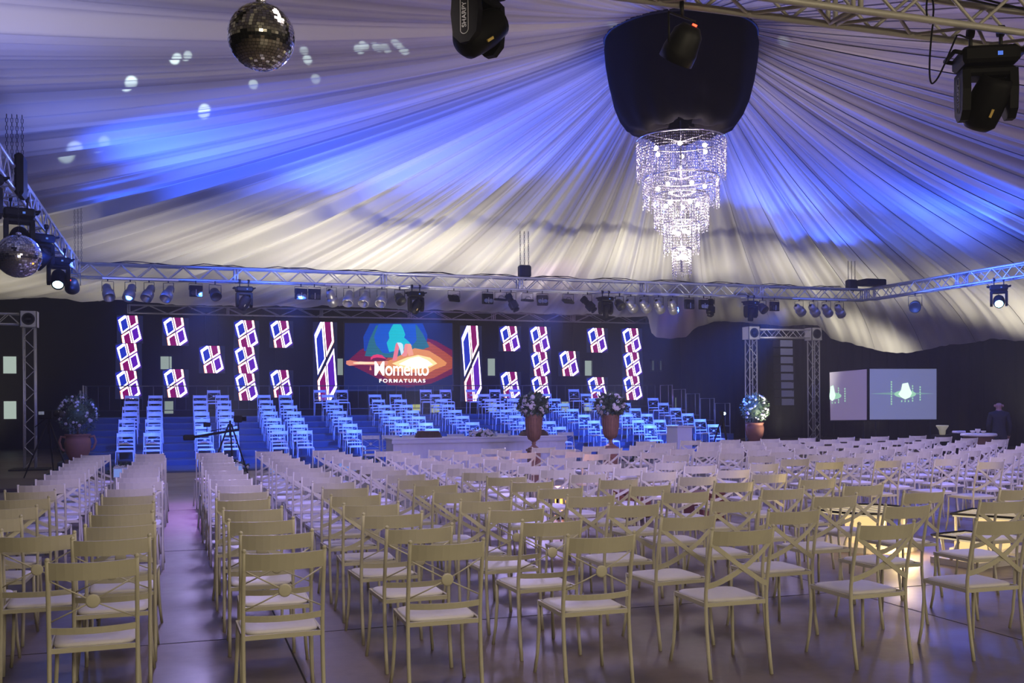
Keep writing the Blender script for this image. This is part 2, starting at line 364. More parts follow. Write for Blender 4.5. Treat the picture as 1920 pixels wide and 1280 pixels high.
ch = thing('chandelier', 'five-tier crystal chandelier with glowing bulbs under the black canopy', 'chandelier', (DC.x, DC.y, 0))
M_CRYS = bpy.data.materials.new('crystal'); M_CRYS.use_nodes = True
_b = M_CRYS.node_tree.nodes['Principled BSDF']; _b.inputs['Base Color'].default_value = (0.86, 0.84, 0.95, 1); _b.inputs['Roughness'].default_value = 0.06; _b.inputs['Metallic'].default_value = 0.0
_b.inputs['Transmission Weight'].default_value = 0.65; _b.inputs['IOR'].default_value = 1.5
M_BULB = emis('bulb_glow', (1.0, 0.86, 0.80), 22)
M_CHROME = mat('chrome_ring', (0.75, 0.75, 0.8), 0.15, 0.9)
tiers = [(0.68, 5.64, 4.98, 150), (0.575, 5.06, 4.58, 120), (0.41, 4.80, 4.22, 96), (0.27, 4.37, 3.86, 60), (0.145, 3.98, 3.50, 34)]
for k, (r, zt, zb, cnt) in enumerate(tiers):
    hoop = MB().tube([(r * math.cos(2 * PI * i / 36), r * math.sin(2 * PI * i / 36), zt) for i in range(37)], 0.012, 6, caps=False)
    for a in range(4):
        t = a * PI / 4 + 0.3; hoop.tube([(r * math.cos(t), r * math.sin(t), zt - 0.01), (-r * math.cos(t), -r * math.sin(t), zt - 0.01)], 0.006, 4)
    hp = hoop.build('tier_ring', M_CHROME, ch)
    st = MB()
    for i in range(cnt):
        t = 2 * PI * i / cnt; rr = r + random.uniform(-0.012, 0.012); L = (zt - zb) * random.uniform(0.80, 1.0)
        nb = int(L / 0.042); x, y = rr * math.cos(t), rr * math.sin(t)
        for b in range(nb):
            z = zt - 0.02 - b * 0.042; a = random.uniform(0, PI); q = 0.0075 * random.uniform(0.7, 1.3); hh = 0.018
            vs = [(x, y, z)] + [(x + q * math.cos(a + m * PI / 2), y + q * math.sin(a + m * PI / 2), z - hh) for m in range(4)] + [(x, y, z - 2 * hh)]
            st.add(vs, [[0, 2, 1], [0, 3, 2], [0, 4, 3], [0, 1, 4], [5, 1, 2], [5, 2, 3], [5, 3, 4], [5, 4, 1]])
    so = st.build('crystal_strands', M_CRYS, ch); so['kind'] = 'stuff'
    nb = (6, 6, 5, 4, 3)[k]; br = r * (0.62 if k < 3 else 0.45)
    for i in range(nb):
        t = 2 * PI * i / nb + 0.5 * k; bx, by = br * math.cos(t), br * math.sin(t); zz = zt - 0.14
        MB().ball((bx, by, zz), 0.034, 12, 8).build('bulb', M_BULB, hp)
MB().tube([(0, 0, 5.95), (0, 0, 3.62)], 0.014, 6).build('centre_stem', M_CHROME, ch)
point('chandelier_light', (DC.x, DC.y, 5.25), 55, (1.0, 0.78, 0.85), 0.35)
point('chandelier_light', (DC.x, DC.y, 4.45), 60, (1.0, 0.84, 0.80), 0.22)
point('chandelier_light', (DC.x, DC.y, 3.95), 40, (1.0, 0.86, 0.78), 0.12)

# ------------------------------------------------------------------ trusses
def truss(name, label, A, B, w=0.27, tube=0.023, pitch=0.30, m=None, endplates=True, group='lighting trusses', cat='truss', br=0.011):
    m = m or M_ALU
    A = Vector(A); B = Vector(B); d = B - A; Ln = d.length; d.normalize()
    up = Vector((0, 0, 1)) if abs(d.z) < 0.5 else Vector((0, 1, 0))
    sd = d.cross(up).normalized(); up = sd.cross(d).normalized()
    M = Matrix(((d.x, sd.x, up.x, A.x), (d.y, sd.y, up.y, A.y), (d.z, sd.z, up.z, A.z), (0, 0, 0, 1)))
    t = ob(name, None); t.matrix_world = M; tag(t, label, cat, group)
    h = w / 2
    me = MB().tube([(0, 0, 0), (Ln, 0, 0)], tube, 8).mesh('chord', m)
    for y in (-h, h):
        for z in (-h, h): ob('chord', me, t, (0, y, z))
    nseg = max(1, int(round(Ln / pitch))); p = Ln / nseg
    up_, dn = MB().tube([(0, 0, -h), (p, 0, h)], br, 5, caps=False).mesh('brace', m), MB().tube([(0, 0, h), (p, 0, -h)], br, 5, caps=False).mesh('brace', m)
    for i in range(nseg):
        me2 = up_ if i % 2 == 0 else dn
        me3 = dn if i % 2 == 0 else up_
        ob('brace', me2, t, (i * p, -h, 0)); ob('brace', me2, t, (i * p, h, 0))
        if tube > 0.0:
            ob('brace', me2, t, (i * p, 0, -h), (PI / 2, 0, 0))
    # frames where the sections are bolted together
    nb = max(1, int(round(Ln / 3.0)))
    fr = MB()
    for s in (-0.03, 0.03):
        for q in (-h, h):
            fr.tube([(s, q, -h), (s, q, h)], 0.018, 6); fr.tube([(s, -h, q), (s, h, q)], 0.018, 6)
    fm = fr.mesh('joint_frame', m)
    for i in range(nb + 1): ob('joint_frame', fm, t, (i * Ln / nb, 0, 0))
    return t
TX0, TX1, TY0, TY1, TZ = -1.95, 16.9, 5.75, 22.0, 4.33
truss('front_truss', 'long aluminium truss across the hall in front of the stage, hung with spotlights', (TX0, TY1, TZ), (TX1, TY1, TZ))
truss('side_truss', 'blue-lit truss running toward the camera over the mirror ball', (TX0, TY0, TZ), (TX0, TY1 - 0.2, TZ))
truss('side_truss', 'deep blue-lit truss slanting up above the projection screens', (TX1, TY0, TZ), (TX1, TY1 - 0.2, TZ))
truss('near_truss', 'big cream-lit grey truss overhead, nearest to the camera, above the black canopy', (TX0, TY0, TZ), (TX1 - 0.2, TY0, TZ), m=M_ALUW, tube=0.024, br=0.013, pitch=0.33)
truss('stage_truss', 'lower thin truss behind the drape edge holding the LED panels', (-1.5, 36.1, 4.83), (17.6, 36.1, 4.83), pitch=0.62, tube=0.02)

def goal(name, label, x0, x1, y, ztop, beam_left=False):
    t = thing(name, label, 'truss tower', (0, 0, 0), group='truss towers')
    return t
def corner_block(parent, x, y, z, s=0.40):
    b = MB(); h = s / 2; r = 0.02
    b.box(x - h, y - h, z - h, x + h, y - h + 0.02, z + h, M=None)
    b.box(x - h, y + h - 0.02, z - h, x + h, y + h, z + h)
    b.box(x - h, y - h, z - h, x - h + 0.02, y + h, z + h); b.box(x + h - 0.02, y - h, z - h, x + h, y + h, z + h)
    o = b.build('corner_block', M_ALU, parent)
    MB().lathe([(0.155, 0), (0.155, 0.012), (0.115, 0.012), (0.115, 0)], 20, Matrix.Translation((x, y - h - 0.001, z)) @ Matrix.Rotation(PI / 2, 4, 'X')).build('ring_plate', M_BLACKM, o)
    MB().box(x - 0.06, y - h - 0.02, z - 0.015, x + 0.06, y - h - 0.002, z + 0.02).build('bolt_plate', M_BLACKM, o)
    return o
def tower_group(label, posts, beam, z, gname):
    """upright truss legs joined by a beam: one bolted goal post"""
    root = thing('truss_tower', label, 'truss tower', (posts[0][0], posts[0][1], 0), group=gname)
    rl = Vector((posts[0][0], posts[0][1], 0))
    def sub(A, B, nm):
        A = Vector(A) - rl; B = Vector(B) - rl; d = (B - A); Ln = d.length; d.normalize()
        up = Vector((0, 0, 1)) if abs(d.z) < 0.5 else Vector((0, 1, 0)); sd = d.cross(up).normalized(); up = sd.cross(d).normalized()
        M = Matrix(((d.x, sd.x, up.x, A.x), (d.y, sd.y, up.y, A.y), (d.z, sd.z, up.z, A.z), (0, 0, 0, 1)))
        e = ob(nm, None, root); e.matrix_local = M
        h = 0.13; me = MB().tube([(0, 0, 0), (Ln, 0, 0)], 0.022, 8).mesh('chord', M_ALU)
        for y in (-h, h):
            for zz in (-h, h): ob('chord', me, e, (0, y, zz))
        nseg = max(2, int(round(Ln / 0.27))); p = Ln / nseg
        u, dn = MB().tube([(0, 0, -h), (p, 0, h)], 0.011, 5, caps=False).mesh('brace', M_ALU), MB().tube([(0, 0, h), (p, 0, -h)], 0.011, 5, caps=False).mesh('brace', M_ALU)
        for i in range(nseg):
            me2 = u if i % 2 == 0 else dn
            for y in (-h, h): ob('brace', me2, e, (i * p, y, 0))
            ob('brace', me2, e, (i * p, 0, -h), (PI / 2, 0, 0))
    for x, y in posts:
        sub((x, y, 0.05), (x, y, z - 0.2), 'truss_post')
        MB().box(x - rl.x - 0.45, y - rl.y - 0.45, 0, x - rl.x + 0.45, y - rl.y + 0.45, 0.04, ch=0.01).build('base_plate', M_BLACKM, root)
        corner_block(root, x - rl.x, y - rl.y, z)
    sub(beam[0], beam[1], 'truss_beam')
    return root
pl = atY(55, 600, 28.3); tower_group('truss tower with square corner block by the left window glow', [(pl.x, 28.3)], ((pl.x - 4.5, 28.3, 3.82), (pl.x - 0.22, 28.3, 3.82)), 3.82, 'truss towers')
p1 = atY(1408, 625, 28.3); p2 = atY(1525, 625, 28.3)
tower_group('truss goal post framing the hanging black speaker column', [(p1.x, 28.3), (p2.x, 28.3)], ((p1.x + 0.22, 28.3, 3.78), (p2.x - 0.22, 28.3, 3.78)), 3.78, 'truss towers')

# hoist chains
def hoist(x, y, z0, z1, label, motor=True, nch=3, spread=0.08):
    t = thing('chain_hoist', label, 'hoist', (x, y, 0), group='chain hoists above the trusses')
    for i in range(nch):
        dx = (i - (nch - 1) / 2) * spread; b = MB(); L = z1 - z0; k = int(L / 0.05)
        for j in range(k):
            z = z0 + j * 0.05; a = (j % 2) * PI / 2; q = 0.012
            b.tube([(dx - q * math.cos(a), -q * math.sin(a), z), (dx - q * math.cos(a), -q * math.sin(a), z + 0.055)], 0.0045, 4)
            b.tube([(dx + q * math.cos(a), q * math.sin(a), z), (dx + q * math.cos(a), q * math.sin(a), z + 0.055)], 0.0045, 4)
        b.build('chain', M_CHAIN, t)
    if motor:
        m = MB().box(-0.14, -0.10, z0 - 0.05, 0.14, 0.10, z0 + 0.22, ch=0.03).build('hoist_motor', M_BLACKM, t)
        MB().tube([(0, 0, z0 - 0.12), (0.04, 0, z0 - 0.10), (0.05, 0, z0 - 0.05)], 0.012, 6).build('hook', M_CHAIN, t)
    return t
hoist(TX0, 14.3, 4.45, 5.36, 'group of dark hoist chains over the blue side truss by the frame edge', False, 4, 0.06)
hoist(TX0 + 0.1, 21.9, 4.45, 5.63, 'dark hoist chains above the corner where side and front trusses meet', False, 3, 0.06)
hoist(7.6, 22.0, 4.55, 5.6, 'chain hoist with black motor midway along the front truss', True, 3, 0.1)
hoist(16.5, 22.0, 4.5, 5.2, 'thin hoist slings at the far corner beside the black motor box', True, 3, 0.1)

# ------------------------------------------------------------------ light fixtures
def rotM(rx=0, ry=0, rz=0, c=(0, 0, 0)):
    return Matrix.Translation(c) @ Euler((rx, ry, rz)).to_matrix().to_4x4()
M_RED = emis('red_display', (1.0, 0.05, 0.02), 6); M_BLUEL = emis('blue_lamp_face', (0.25, 0.45, 1.0), 14); M_CYANL = emis('cyan_lamp_face', (0.45, 0.9, 1.0), 9)
M_BLUEDIM = emis('blue_display', (0.12, 0.25, 0.9), 0.8)

def yoke(b, w, zt, zb, r=0.007, y=0):
    b.tube([(-w, y, zb), (-w, y, zt), (w, y, zt), (w, y, zb)], r, 6)
def can_light(loc, tilt, rz, label, s=1.0):
    t = thing('can_spotlight', label, 'spotlight', loc, rz, 'grey can spotlights on the front truss')
    b = MB(); yoke(b, 0.115 * s, -0.05, -0.26 * s); b.tube([(0, 0, 0.03), (0, 0, -0.05)], 0.012, 6); b.build('yoke', M_BLACKM, t)
    body = MB().lathe([(0.01, -0.20), (0.05, -0.195), (0.085, -0.15), (0.09, -0.03), (0.085, 0.0), (0.115, 0.02), (0.12, 0.04), (0.12, 0.19), (0.105, 0.19), (0.10, 0.06), (0.01, 0.05)], 18).build('can_body', M_SILVER, t, (0, 0, -0.26 * s), (tilt, 0, 0))
    body.scale = (s, s, s)
    MB().lathe([(0.0001, -0.206), (0.035, -0.203), (0.035, -0.198)], 12).build('rear_vent', M_BLACK, body)
    return t
def led_par(loc, tilt, rz, label, s=1.0, lit=None, group='round black LED lamps on the trusses'):
    t = thing('led_lamp', label, 'lamp', loc, rz, group)
    b = MB(); yoke(b, 0.125 * s, -0.06, -0.25 * s, 0.009); b.tube([(0, 0, 0.04), (0, 0, -0.06)], 0.014, 6); b.build('yoke', M_BLACKM, t)
    body = MB().lathe([(0.01, -0.14), (0.06, -0.135), (0.095, -0.09), (0.105, -0.02), (0.115, 0.03), (0.115, 0.10), (0.10, 0.10), (0.10, 0.08)], 24).build('lamp_body', M_BLACKM, t, (0, 0, -0.25 * s), (tilt, 0, 0))
    body.scale = (s, s, s)
    MB().lathe([(0.0001, 0.078), (0.098, 0.078)], 20).build('lens', lit or M_GLASSL, body)
    MB().box(0.012, -0.012, -0.150, 0.038, 0.006, -0.130).build('display', M_RED, body)
    return t
def blinder(loc, tilt, rz, label, s=1.0, faces=True):
    t = thing('blinder_light', label, 'blinder', loc, rz, 'square twin blinder lights on the front truss')
    b = MB(); yoke(b, 0.135 * s, -0.05, -0.18 * s); b.tube([(0, 0, 0.03), (0, 0, -0.05)], 0.012, 6); b.build('yoke', M_BLACKM, t)
    body = MB().box(-0.125, -0.05, -0.115, 0.125, 0.05, 0.115, ch=0.008).build('housing', M_BLACK, t, (0, 0, -0.20 * s), (tilt, 0, 0)); body.scale = (s, s, s)
    for x in (-0.06, 0.06):
        MB().lathe([(0.048, 0), (0.048, 0.012), (0.038, 0.012), (0.0001, 0.004)], 18, rotM(PI / 2, 0, 0, (x, -0.05, -0.045))).build('lamp_face', M_GLASSL if faces else M_BLACKM, body)
    MB().box(-0.008, -0.06, -0.10, 0.008, -0.045, 0.03).build('divider', M_SILVER, body)
    return t
def flat_lamp(loc, tilt, rz, label):
    t = thing('flood_light', label, 'flood light', loc, rz, 'slim flood lights on the front truss')
    b = MB(); yoke(b, 0.14, -0.04, -0.20); b.tube([(0, 0, 0.03), (0, 0, -0.04)], 0.012, 6); b.build('yoke', M_BLACKM, t)
    MB().box(-0.13, -0.09, -0.025, 0.13, 0.09, 0.025, ch=0.012).build('housing', M_BLACK, t, (0, 0, -0.21), (tilt, 0.05, 0))
    MB().tube([(-0.05, 0, -0.18), (-0.03, 0, -0.13), (0.05, 0, -0.12), (0.10, 0, -0.17)], 0.006, 5).build('cable', M_BLACK, t)
    return t
def profile(loc, tilt, roll, label, s=1.0, m=None):
    t = thing('profile_spotlight', label, 'spotlight', loc, 0, 'long profile spotlights on the front truss')
    b = MB(); yoke(b, 0.11, -0.04, -0.20); b.tube([(0, 0, 0.03), (0, 0, -0.04)], 0.012, 6); b.build('yoke', M_BLACKM, t)
    b = MB().box(-0.09, -0.09, 0.0, 0.09, 0.09, 0.20, ch=0.03); b.lathe([(0.06, -0.18), (0.085, -0.17), (0.085, -0.08), (0.07, -0.06), (0.07, 0.02)], 14)
    b.box(-0.07, -0.07, 0.2, 0.07, 0.07, 0.26, ch=0.02)
    b.build('lamp_body', m or M_BLACK, t, (0, 0, -0.24), (tilt, roll, 0)); return t
def moving_head(loc, rz, headrot, label, s=1.0, lit=None, text=False, group='black moving head lights', narrow=False):
    t = thing('moving_head_light', label, 'moving head', loc, rz, group)
    cl = MB()
    for x in (-0.09, 0.09):
        cl.tube([(x * s, 0, 0.03), (x * s, 0, -0.09 * s)], 0.012 * s, 6); cl.lathe([(0.036 * s, -0.02), (0.036 * s, 0.02), (0.026 * s, 0.02), (0.026 * s, -0.02), (0.036 * s, -0.02)], 12, rotM(0, PI / 2, 0, (x * s, 0, 0.035 * s)))
    cl.build('clamp', M_BLACKM, t)
    base = MB().box(-0.17 * s, -0.13 * s, -0.19 * s, 0.17 * s, 0.13 * s, -0.085 * s, ch=0.02 * s).build('base', M_BLACK, t)
    hd = MB()
    for x in (-1, 1): hd.tube([(x * 0.17 * s, -0.10 * s, -0.12 * s), (x * 0.215 * s, -0.10 * s, -0.11 * s), (x * 0.215 * s, 0.10 * s, -0.11 * s), (x * 0.17 * s, 0.10 * s, -0.12 * s)], 0.014 * s, 6)
    hd.build('handle', M_BLACK, base)
    MB().box(0.03 * s, -0.131 * s, -0.155 * s, 0.06 * s, -0.129 * s, -0.13 * s).build('display', M_BLUEDIM, base)
    yk = MB()
    yk.box(-0.165 * s, -0.085 * s, -0.26 * s, 0.165 * s, 0.085 * s, -0.20 * s, ch=0.018 * s)
    for x in (-1, 1):
        poly = [(-0.085, -0.22), (0.085, -0.22), (0.095, -0.34), (0.08, -0.47), (0.03, -0.52), (-0.03, -0.52), (-0.08, -0.47), (-0.095, -0.34)]
        yk.prism([(a * s, b * s) for a, b in poly], 0, 0.05 * s, Matrix.Translation((x * 0.14 * s - 0.025 * s, 0, 0)) @ Matrix(((0, 0, 1, 0), (1, 0, 0, 0), (0, 1, 0, 0), (0, 0, 0, 1))))
    yo = yk.build('yoke_arms', M_BLACK, t)
    hp = [(0.01, -0.16), (0.07, -0.155), (0.105, -0.12), (0.112, -0.04), (0.112, 0.06), (0.10, 0.13), (0.092, 0.17), (0.08, 0.17), (0.078, 0.14)]
    if narrow: hp = [(0.01, -0.17), (0.10, -0.16), (0.115, -0.10), (0.105, -0.03), (0.075, 0.02), (0.07, 0.18), (0.06, 0.18), (0.06, 0.15)]
    hm = MB().lathe([(r * s, z * s) for r, z in hp], 20)
    he = hm.build('lamp_head', M_BLACK, t, (0, 0, -0.42 * s), headrot)
    MB().lathe([(0.0001, 0.146 * s), (0.078 * s, 0.146 * s)], 18).build('lens', lit or M_GLASSL, he)
    MB().box(0.02 * s, -0.118 * s, -0.05 * s, 0.035 * s, -0.108 * s, 0.0, 0).build('warning_sticker', mat('yellow_sticker', (0.8, 0.55, 0.15), 0.6), he)
    if text:
        for x in (-1, 1):
            cu = bpy.data.curves.new('lettering', 'FONT'); cu.body = 'SHARPY'; cu.size = 0.042 * s; cu.extrude = 0.0008; cu.align_x = 'CENTER'; cu.align_y = 'CENTER'
            cu.materials.append(mat('grey_lettering', (0.65, 0.65, 0.65), 0.5))
            R = Matrix(((0, 0, 1 * x, x * 0.1665 * s), (0, x * 1, 0, 0.0), (1 * 1.0, 0, 0, -0.36 * s), (0, 0, 0, 1)))
            # text runs up the arm, read from outside
            tmp = ob('tmp_text', cu); bpy.context.view_layer.update(); tm = bpy.data.meshes.new_from_object(tmp.evaluated_get(bpy.context.evaluated_depsgraph_get())); bpy.data.objects.remove(tmp)
            e = ob('lettering', tm, yo); xa = Vector((0, 0, 1)); za = Vector((x, 0, 0)); ya = za.cross(xa)
            e.matrix_local = Matrix(((xa.x, ya.x, za.x, x * 0.1665 * s), (xa.y, ya.y, za.y, 0), (xa.z, ya.z, za.z, -0.36 * s), (0, 0, 0, 1)))
            b = MB(); pts = []
            for i in range(25):
                a = 2 * PI * i / 24; cz = (0.085 if math.cos(a) > 0 else -0.085); pts.append((x * 0.1665 * s, 0.027 * s * math.sin(a), -0.36 * s + cz * s + 0.027 * s * math.cos(a)))
            b.tube(pts, 0.0018 * s, 5, caps=False).build('badge_outline', mat('grey_lettering', (0.65, 0.65, 0.65), 0.5), yo)
    return t

ZH = TZ - 0.135 - 0.03
def ft(px): return (atY(px, 560, TY1).x, TY1 - 0.14, ZH)
# silver cans (first group with their barrels down-left, the others turned right)
cans = [(203, 2.4, 0.3), (245, 2.5, -0.4), (280, 2.4, -0.5), (316, 2.35, -0.5), (620, 2.4, 2.6), (652, 2.4, -0.4), (682, 2.4, -0.5), (714, 2.35, -0.5),
        (1178, 2.1, 2.2), (1203, 2.1, 2.2), (1230, 2.2, 2.3), (1256, 2.3, 2.4), (1492, 2.0, 2.1), (1519, 2.1, 2.1), (1543, 2.1, 2.1), (1567, 2.2, 2.1)]
names = ['left end of the front truss', 'front truss above the tall LED strip', 'front truss where the drape hangs lowest beside the LED wall', 'right end of the front truss']
for i, (px, tl, rz) in enumerate(cans):
    q = i // 4
    can_light(ft(px), tl, rz, 'grey can spotlight, %s of the four %s' % (ORD[i % 4 + 1], ['near the corner truss', 'over the tall LED strip', 'over the last LED column', 'nearest the far truss corner'][q]), 0.98)
    # bank bar
for a, b in ((193, 335), (608, 722), (1165, 1268), (1480, 1580)):
    x0, x1 = atY(a, 560, TY1).x, atY(b, 560, TY1).x
    o = MB().box(x0, TY1 - 0.16, ZH - 0.005, x1, TY1 - 0.12, ZH + 0.03).build('lamp_bar', M_ALU); tag(o, 'short metal bar carrying four can spotlights under the truss near %s' % {193: 'its left end', 608: 'the tall LED strip', 1165: 'the last LED column', 1480: 'its far end'}[a], 'bar', 'lamp bars')
for px, nm in ((403, 'left of the first moving head'), (747, 'red display, left of the moving head over the logo screen'), (1157, 'beside the narrow moving head'), (1424, 'red display, between moving head and blinder by the truss tower')):
    led_par(ft(px), 2.3, 0.3, 'black LED lamp, %s' % nm)
for px, nm in ((457, 'above the stacked cube columns'), (777, 'above the large logo screen')):
    moving_head(ft(px), 0.1, (0.3, 0.5, 0), 'black moving head light %s' % nm, 1.0)
moving_head(ft(1131), 0.1, (PI, 0, 0), 'narrow black moving head pointing straight down over the LED columns', 0.95, narrow=True)
moving_head(ft(1402), 0.1, (PI, 0.1, 0), 'narrow black moving head pointing down above the truss tower', 0.95, narrow=True)
for px, f, tl, nm in ((367, False, 0, 'left of all blinders, near the grey cans'), (563, True, 0.1, 'left one of the pair over the tall LED strip'), (588, False, 0.1, 'right one of the pair over the tall LED strip'), (911, True, 0, 'left of the chain hoist'),
                      (1013, True, -0.35, 'tilted, right of the chain hoist'), (1287, False, 0, 'under the blue truss joint'), (1314, True, 0, 'paired with the hanging profile light'), (1446, False, 0, 'over the speaker column')):
    blinder(ft(px), tl, 0.15 if px != 1013 else -0.2, 'square black twin blinder, %s' % nm, 1.0, f)
for px, tl, nm in ((848, 0.9, 'over the right half of the logo screen'), (935, 0.1, 'beside the twin blinder left of the hoist'), (985, 0.05, 'right of the hoist, lying level'), (1061, 0.5, 'over the middle LED column')):
    flat_lamp(ft(px), tl, 0.1, 'slim black flood light %s' % nm)
profile(ft(955), 0.3, -0.45 + PI, 'black profile spotlight leaning under the chain hoist')
profile(ft(1097), 0.3, -0.7 + PI, 'black profile spotlight leaning beside the narrow moving head')
profile(ft(1327), 0.3, 0.2 + PI, 'black profile spotlight hanging almost upright under the truss')

# lamps on side trusses
def st(px, X=TX0): return atX(px, 500, X)
led_par((TX0 + 0.1, 20.6, ZH), PI / 2 + 0.5, 2.9 + 0.3, 'bright blue LED lamp at the corner of side and front truss', 1.15, M_BLUEL)
moving_head((TX0 + 0.1, 18.3, ZH), 0.2, (2.3, 0.2, 0), 'black moving head next to the bright blue corner lamp', 1.05, M_CYANL)
moving_head((TX0 + 0.1, 15.9, ZH), 0.5, (0.8, 0.5, 0), 'black moving head just right of the far mirror ball', 1.05)
moving_head((TX0 + 0.1, 13.9, ZH), 0.2, (2.0, 0.3, 0), 'black moving head directly above the far mirror ball', 1.05)
moving_head((TX0 + 0.02, 11.9, ZH), 0.4, (2.3, -0.3, 0), 'moving head with cyan lens at the frame edge above mirror ball', 1.05, M_CYANL)
o = MB().box(TX0 + 0.14, 13.2, TZ - 0.2, TX0 + 0.24, 13.6, TZ + 0.3, ch=0.03).build('power_box', M_BLACK); tag(o, 'black rounded power box strapped to the blue side truss', 'power box')
for yy, nm, lit, mh in ((20.0, 'blue-glowing LED lamp nearest the far truss corner', M_BLUEL, False), (17.4, 'moving head with bright cyan lens between two blue lamps', M_CYANL, True), (15.3, 'blue-glowing LED lamp at the frame edge over the screens', M_BLUEL, False)):
    if mh: moving_head((TX1 - 0.1, yy, ZH), -0.75, (PI / 2 + 0.4, 0, 0), nm, 1.05, lit)
    else: led_par((TX1 - 0.1, yy, ZH), PI / 2 + 0.35, -0.75, nm, 1.2, lit)
spot('lamp_beam', (TX1 - 0.3, 20.0, 3.9), (10, 10, 0), 300, BLUE, 60)
point('lamp_glow', (TX1 - 0.35, 19.8, 3.95), 25, (0.1, 0.2, 1), 0.1)
point('lamp_glow', (TX1 - 0.35, 15.1, 3.95), 30, (0.1, 0.2, 1), 0.1)
point('lamp_glow', (TX0 + 0.35, 20.3, 4.0), 30, (0.1, 0.2, 1), 0.1)
point('truss_fill', (TX0 + 0.9, 14.5, 4.1), 60, (0.1, 0.18, 1), 0.2)  # unseen blue points added to tint the trusses
spot('truss_blue', (-1.4, 21.2, 3.8), (5, 22, 4.4), 420, BLUE, 44, 1.0, 0.1)  # blue spots added along the trusses to colour them
spot('truss_blue', (16.0, 20.9, 3.9), (16.9, 13.0, 4.5), 900, BLUE, 50, 1.0, 0.1)
spot('truss_blue', (14.5, 14.0, 3.0), (16.9, 15.5, 4.4), 160, BLUE, 90, 1.0, 0.1)
spot('truss_blue', (-0.6, 10.5, 3.2), (-1.95, 12.5, 4.4), 110, BLUE, 90, 1.0, 0.1)
point('truss_fill', (TX1 - 0.8, 17.5, 4.2), 160, (0.06, 0.14, 1), 0.2)
point('truss_fill', (1.5, 21.4, 4.05), 40, (0.1, 0.2, 1), 0.2)
o = MB().box(16.35, 21.2, 4.5, 16.95, 21.6, 4.66, ch=0.02).build('dimmer_box', M_BLACK); tag(o, 'flat black control box lying on the truss corner', 'control box')

# near fixtures
NZ = TZ - 0.135 - 0.03
pa = atY(893, 30, TY0); moving_head((pa.x, TY0 - 0.05, NZ + 0.04), 0.75, (0.35, 0.9, 0), 'big black moving head hanging at the top edge left of the canopy', 0.98, text=True)
pa = atY(1838, 90, TY0); moving_head((pa.x, TY0 - 0.05, NZ), -0.45, (0.5, 0.3, 0), 'big black moving head under the near truss, cable loop beside it', 1.12, text=True)
pa = atY(342, 10, TY0); led_par((pa.x, TY0 - 0.05, NZ + 0.09), 2.2, 0.5, 'black lamp cut by the top edge left of the mirror ball', 1.1)
pa = atY(1285, 60, TY0); led_par((pa.x + 0.03, TY0 + 0.1, NZ + 0.0), 3.79, 0.35, 'round black LED lamp in a square yoke in front of the canopy', 1.0)
# cables by the near moving head
px = atY(1790, 60, TY0).x; t = thing('power_cable', 'thin black cable looping from the near truss into the moving head', 'cable', (px, TY0 - 0.1, 0))
pts = []
for i in range(30):
    u = i / 29; pts.append((-0.27 + 0.30 * u ** 1.5 - 0.10 * math.sin(u * PI), 0, 4.2 - 0.42 * math.sin(min(1, u * 1.15) * PI) + (0 if u < 0.5 else -0.08 * (u - 0.5) * 2)))
MB().tube(pts, 0.006, 6).build('cable_loop', M_BLACK, t)
MB().tube([(-0.27 + 0.03 * math.cos(i * 0.5), 0.03, 4.35 - 0.10 * math.sin(i * 0.5) - 0.05) for i in range(26)], 0.006, 6).build('coil', M_BLACK, t)
# cable bundle inside the near truss
t = thing('cable_bundle', 'bundle of dark cables tied inside the near overhead truss', 'cable', (0, TY0, 0))
for k in range(4):
    pts = [(TX0 + 3 + i * 0.45, -0.02 + 0.03 * math.sin(i * 1.3 + k), TZ + 0.10 + 0.03 * k + 0.03 * math.sin(i * 0.9 + k * 2)) for i in range(30)]
    MB().tube(pts, 0.008, 5).build('cable', M_BLACK, t)
t = thing('cable_bundle', 'dark cables sagging over the top of the front truss', 'cable', (0, TY1, 0))
for k in range(2):
    pts = [(TX0 + 0.4 + i * 0.3, -0.05 + 0.05 * k, TZ + 0.165 + 0.05 * abs(math.sin(i * 0.7 + k * 1.1)) * (i % 5 > 1)) for i in range(60)]
    MB().tube(pts, 0.009, 5).build('cable', M_BLACK, t)

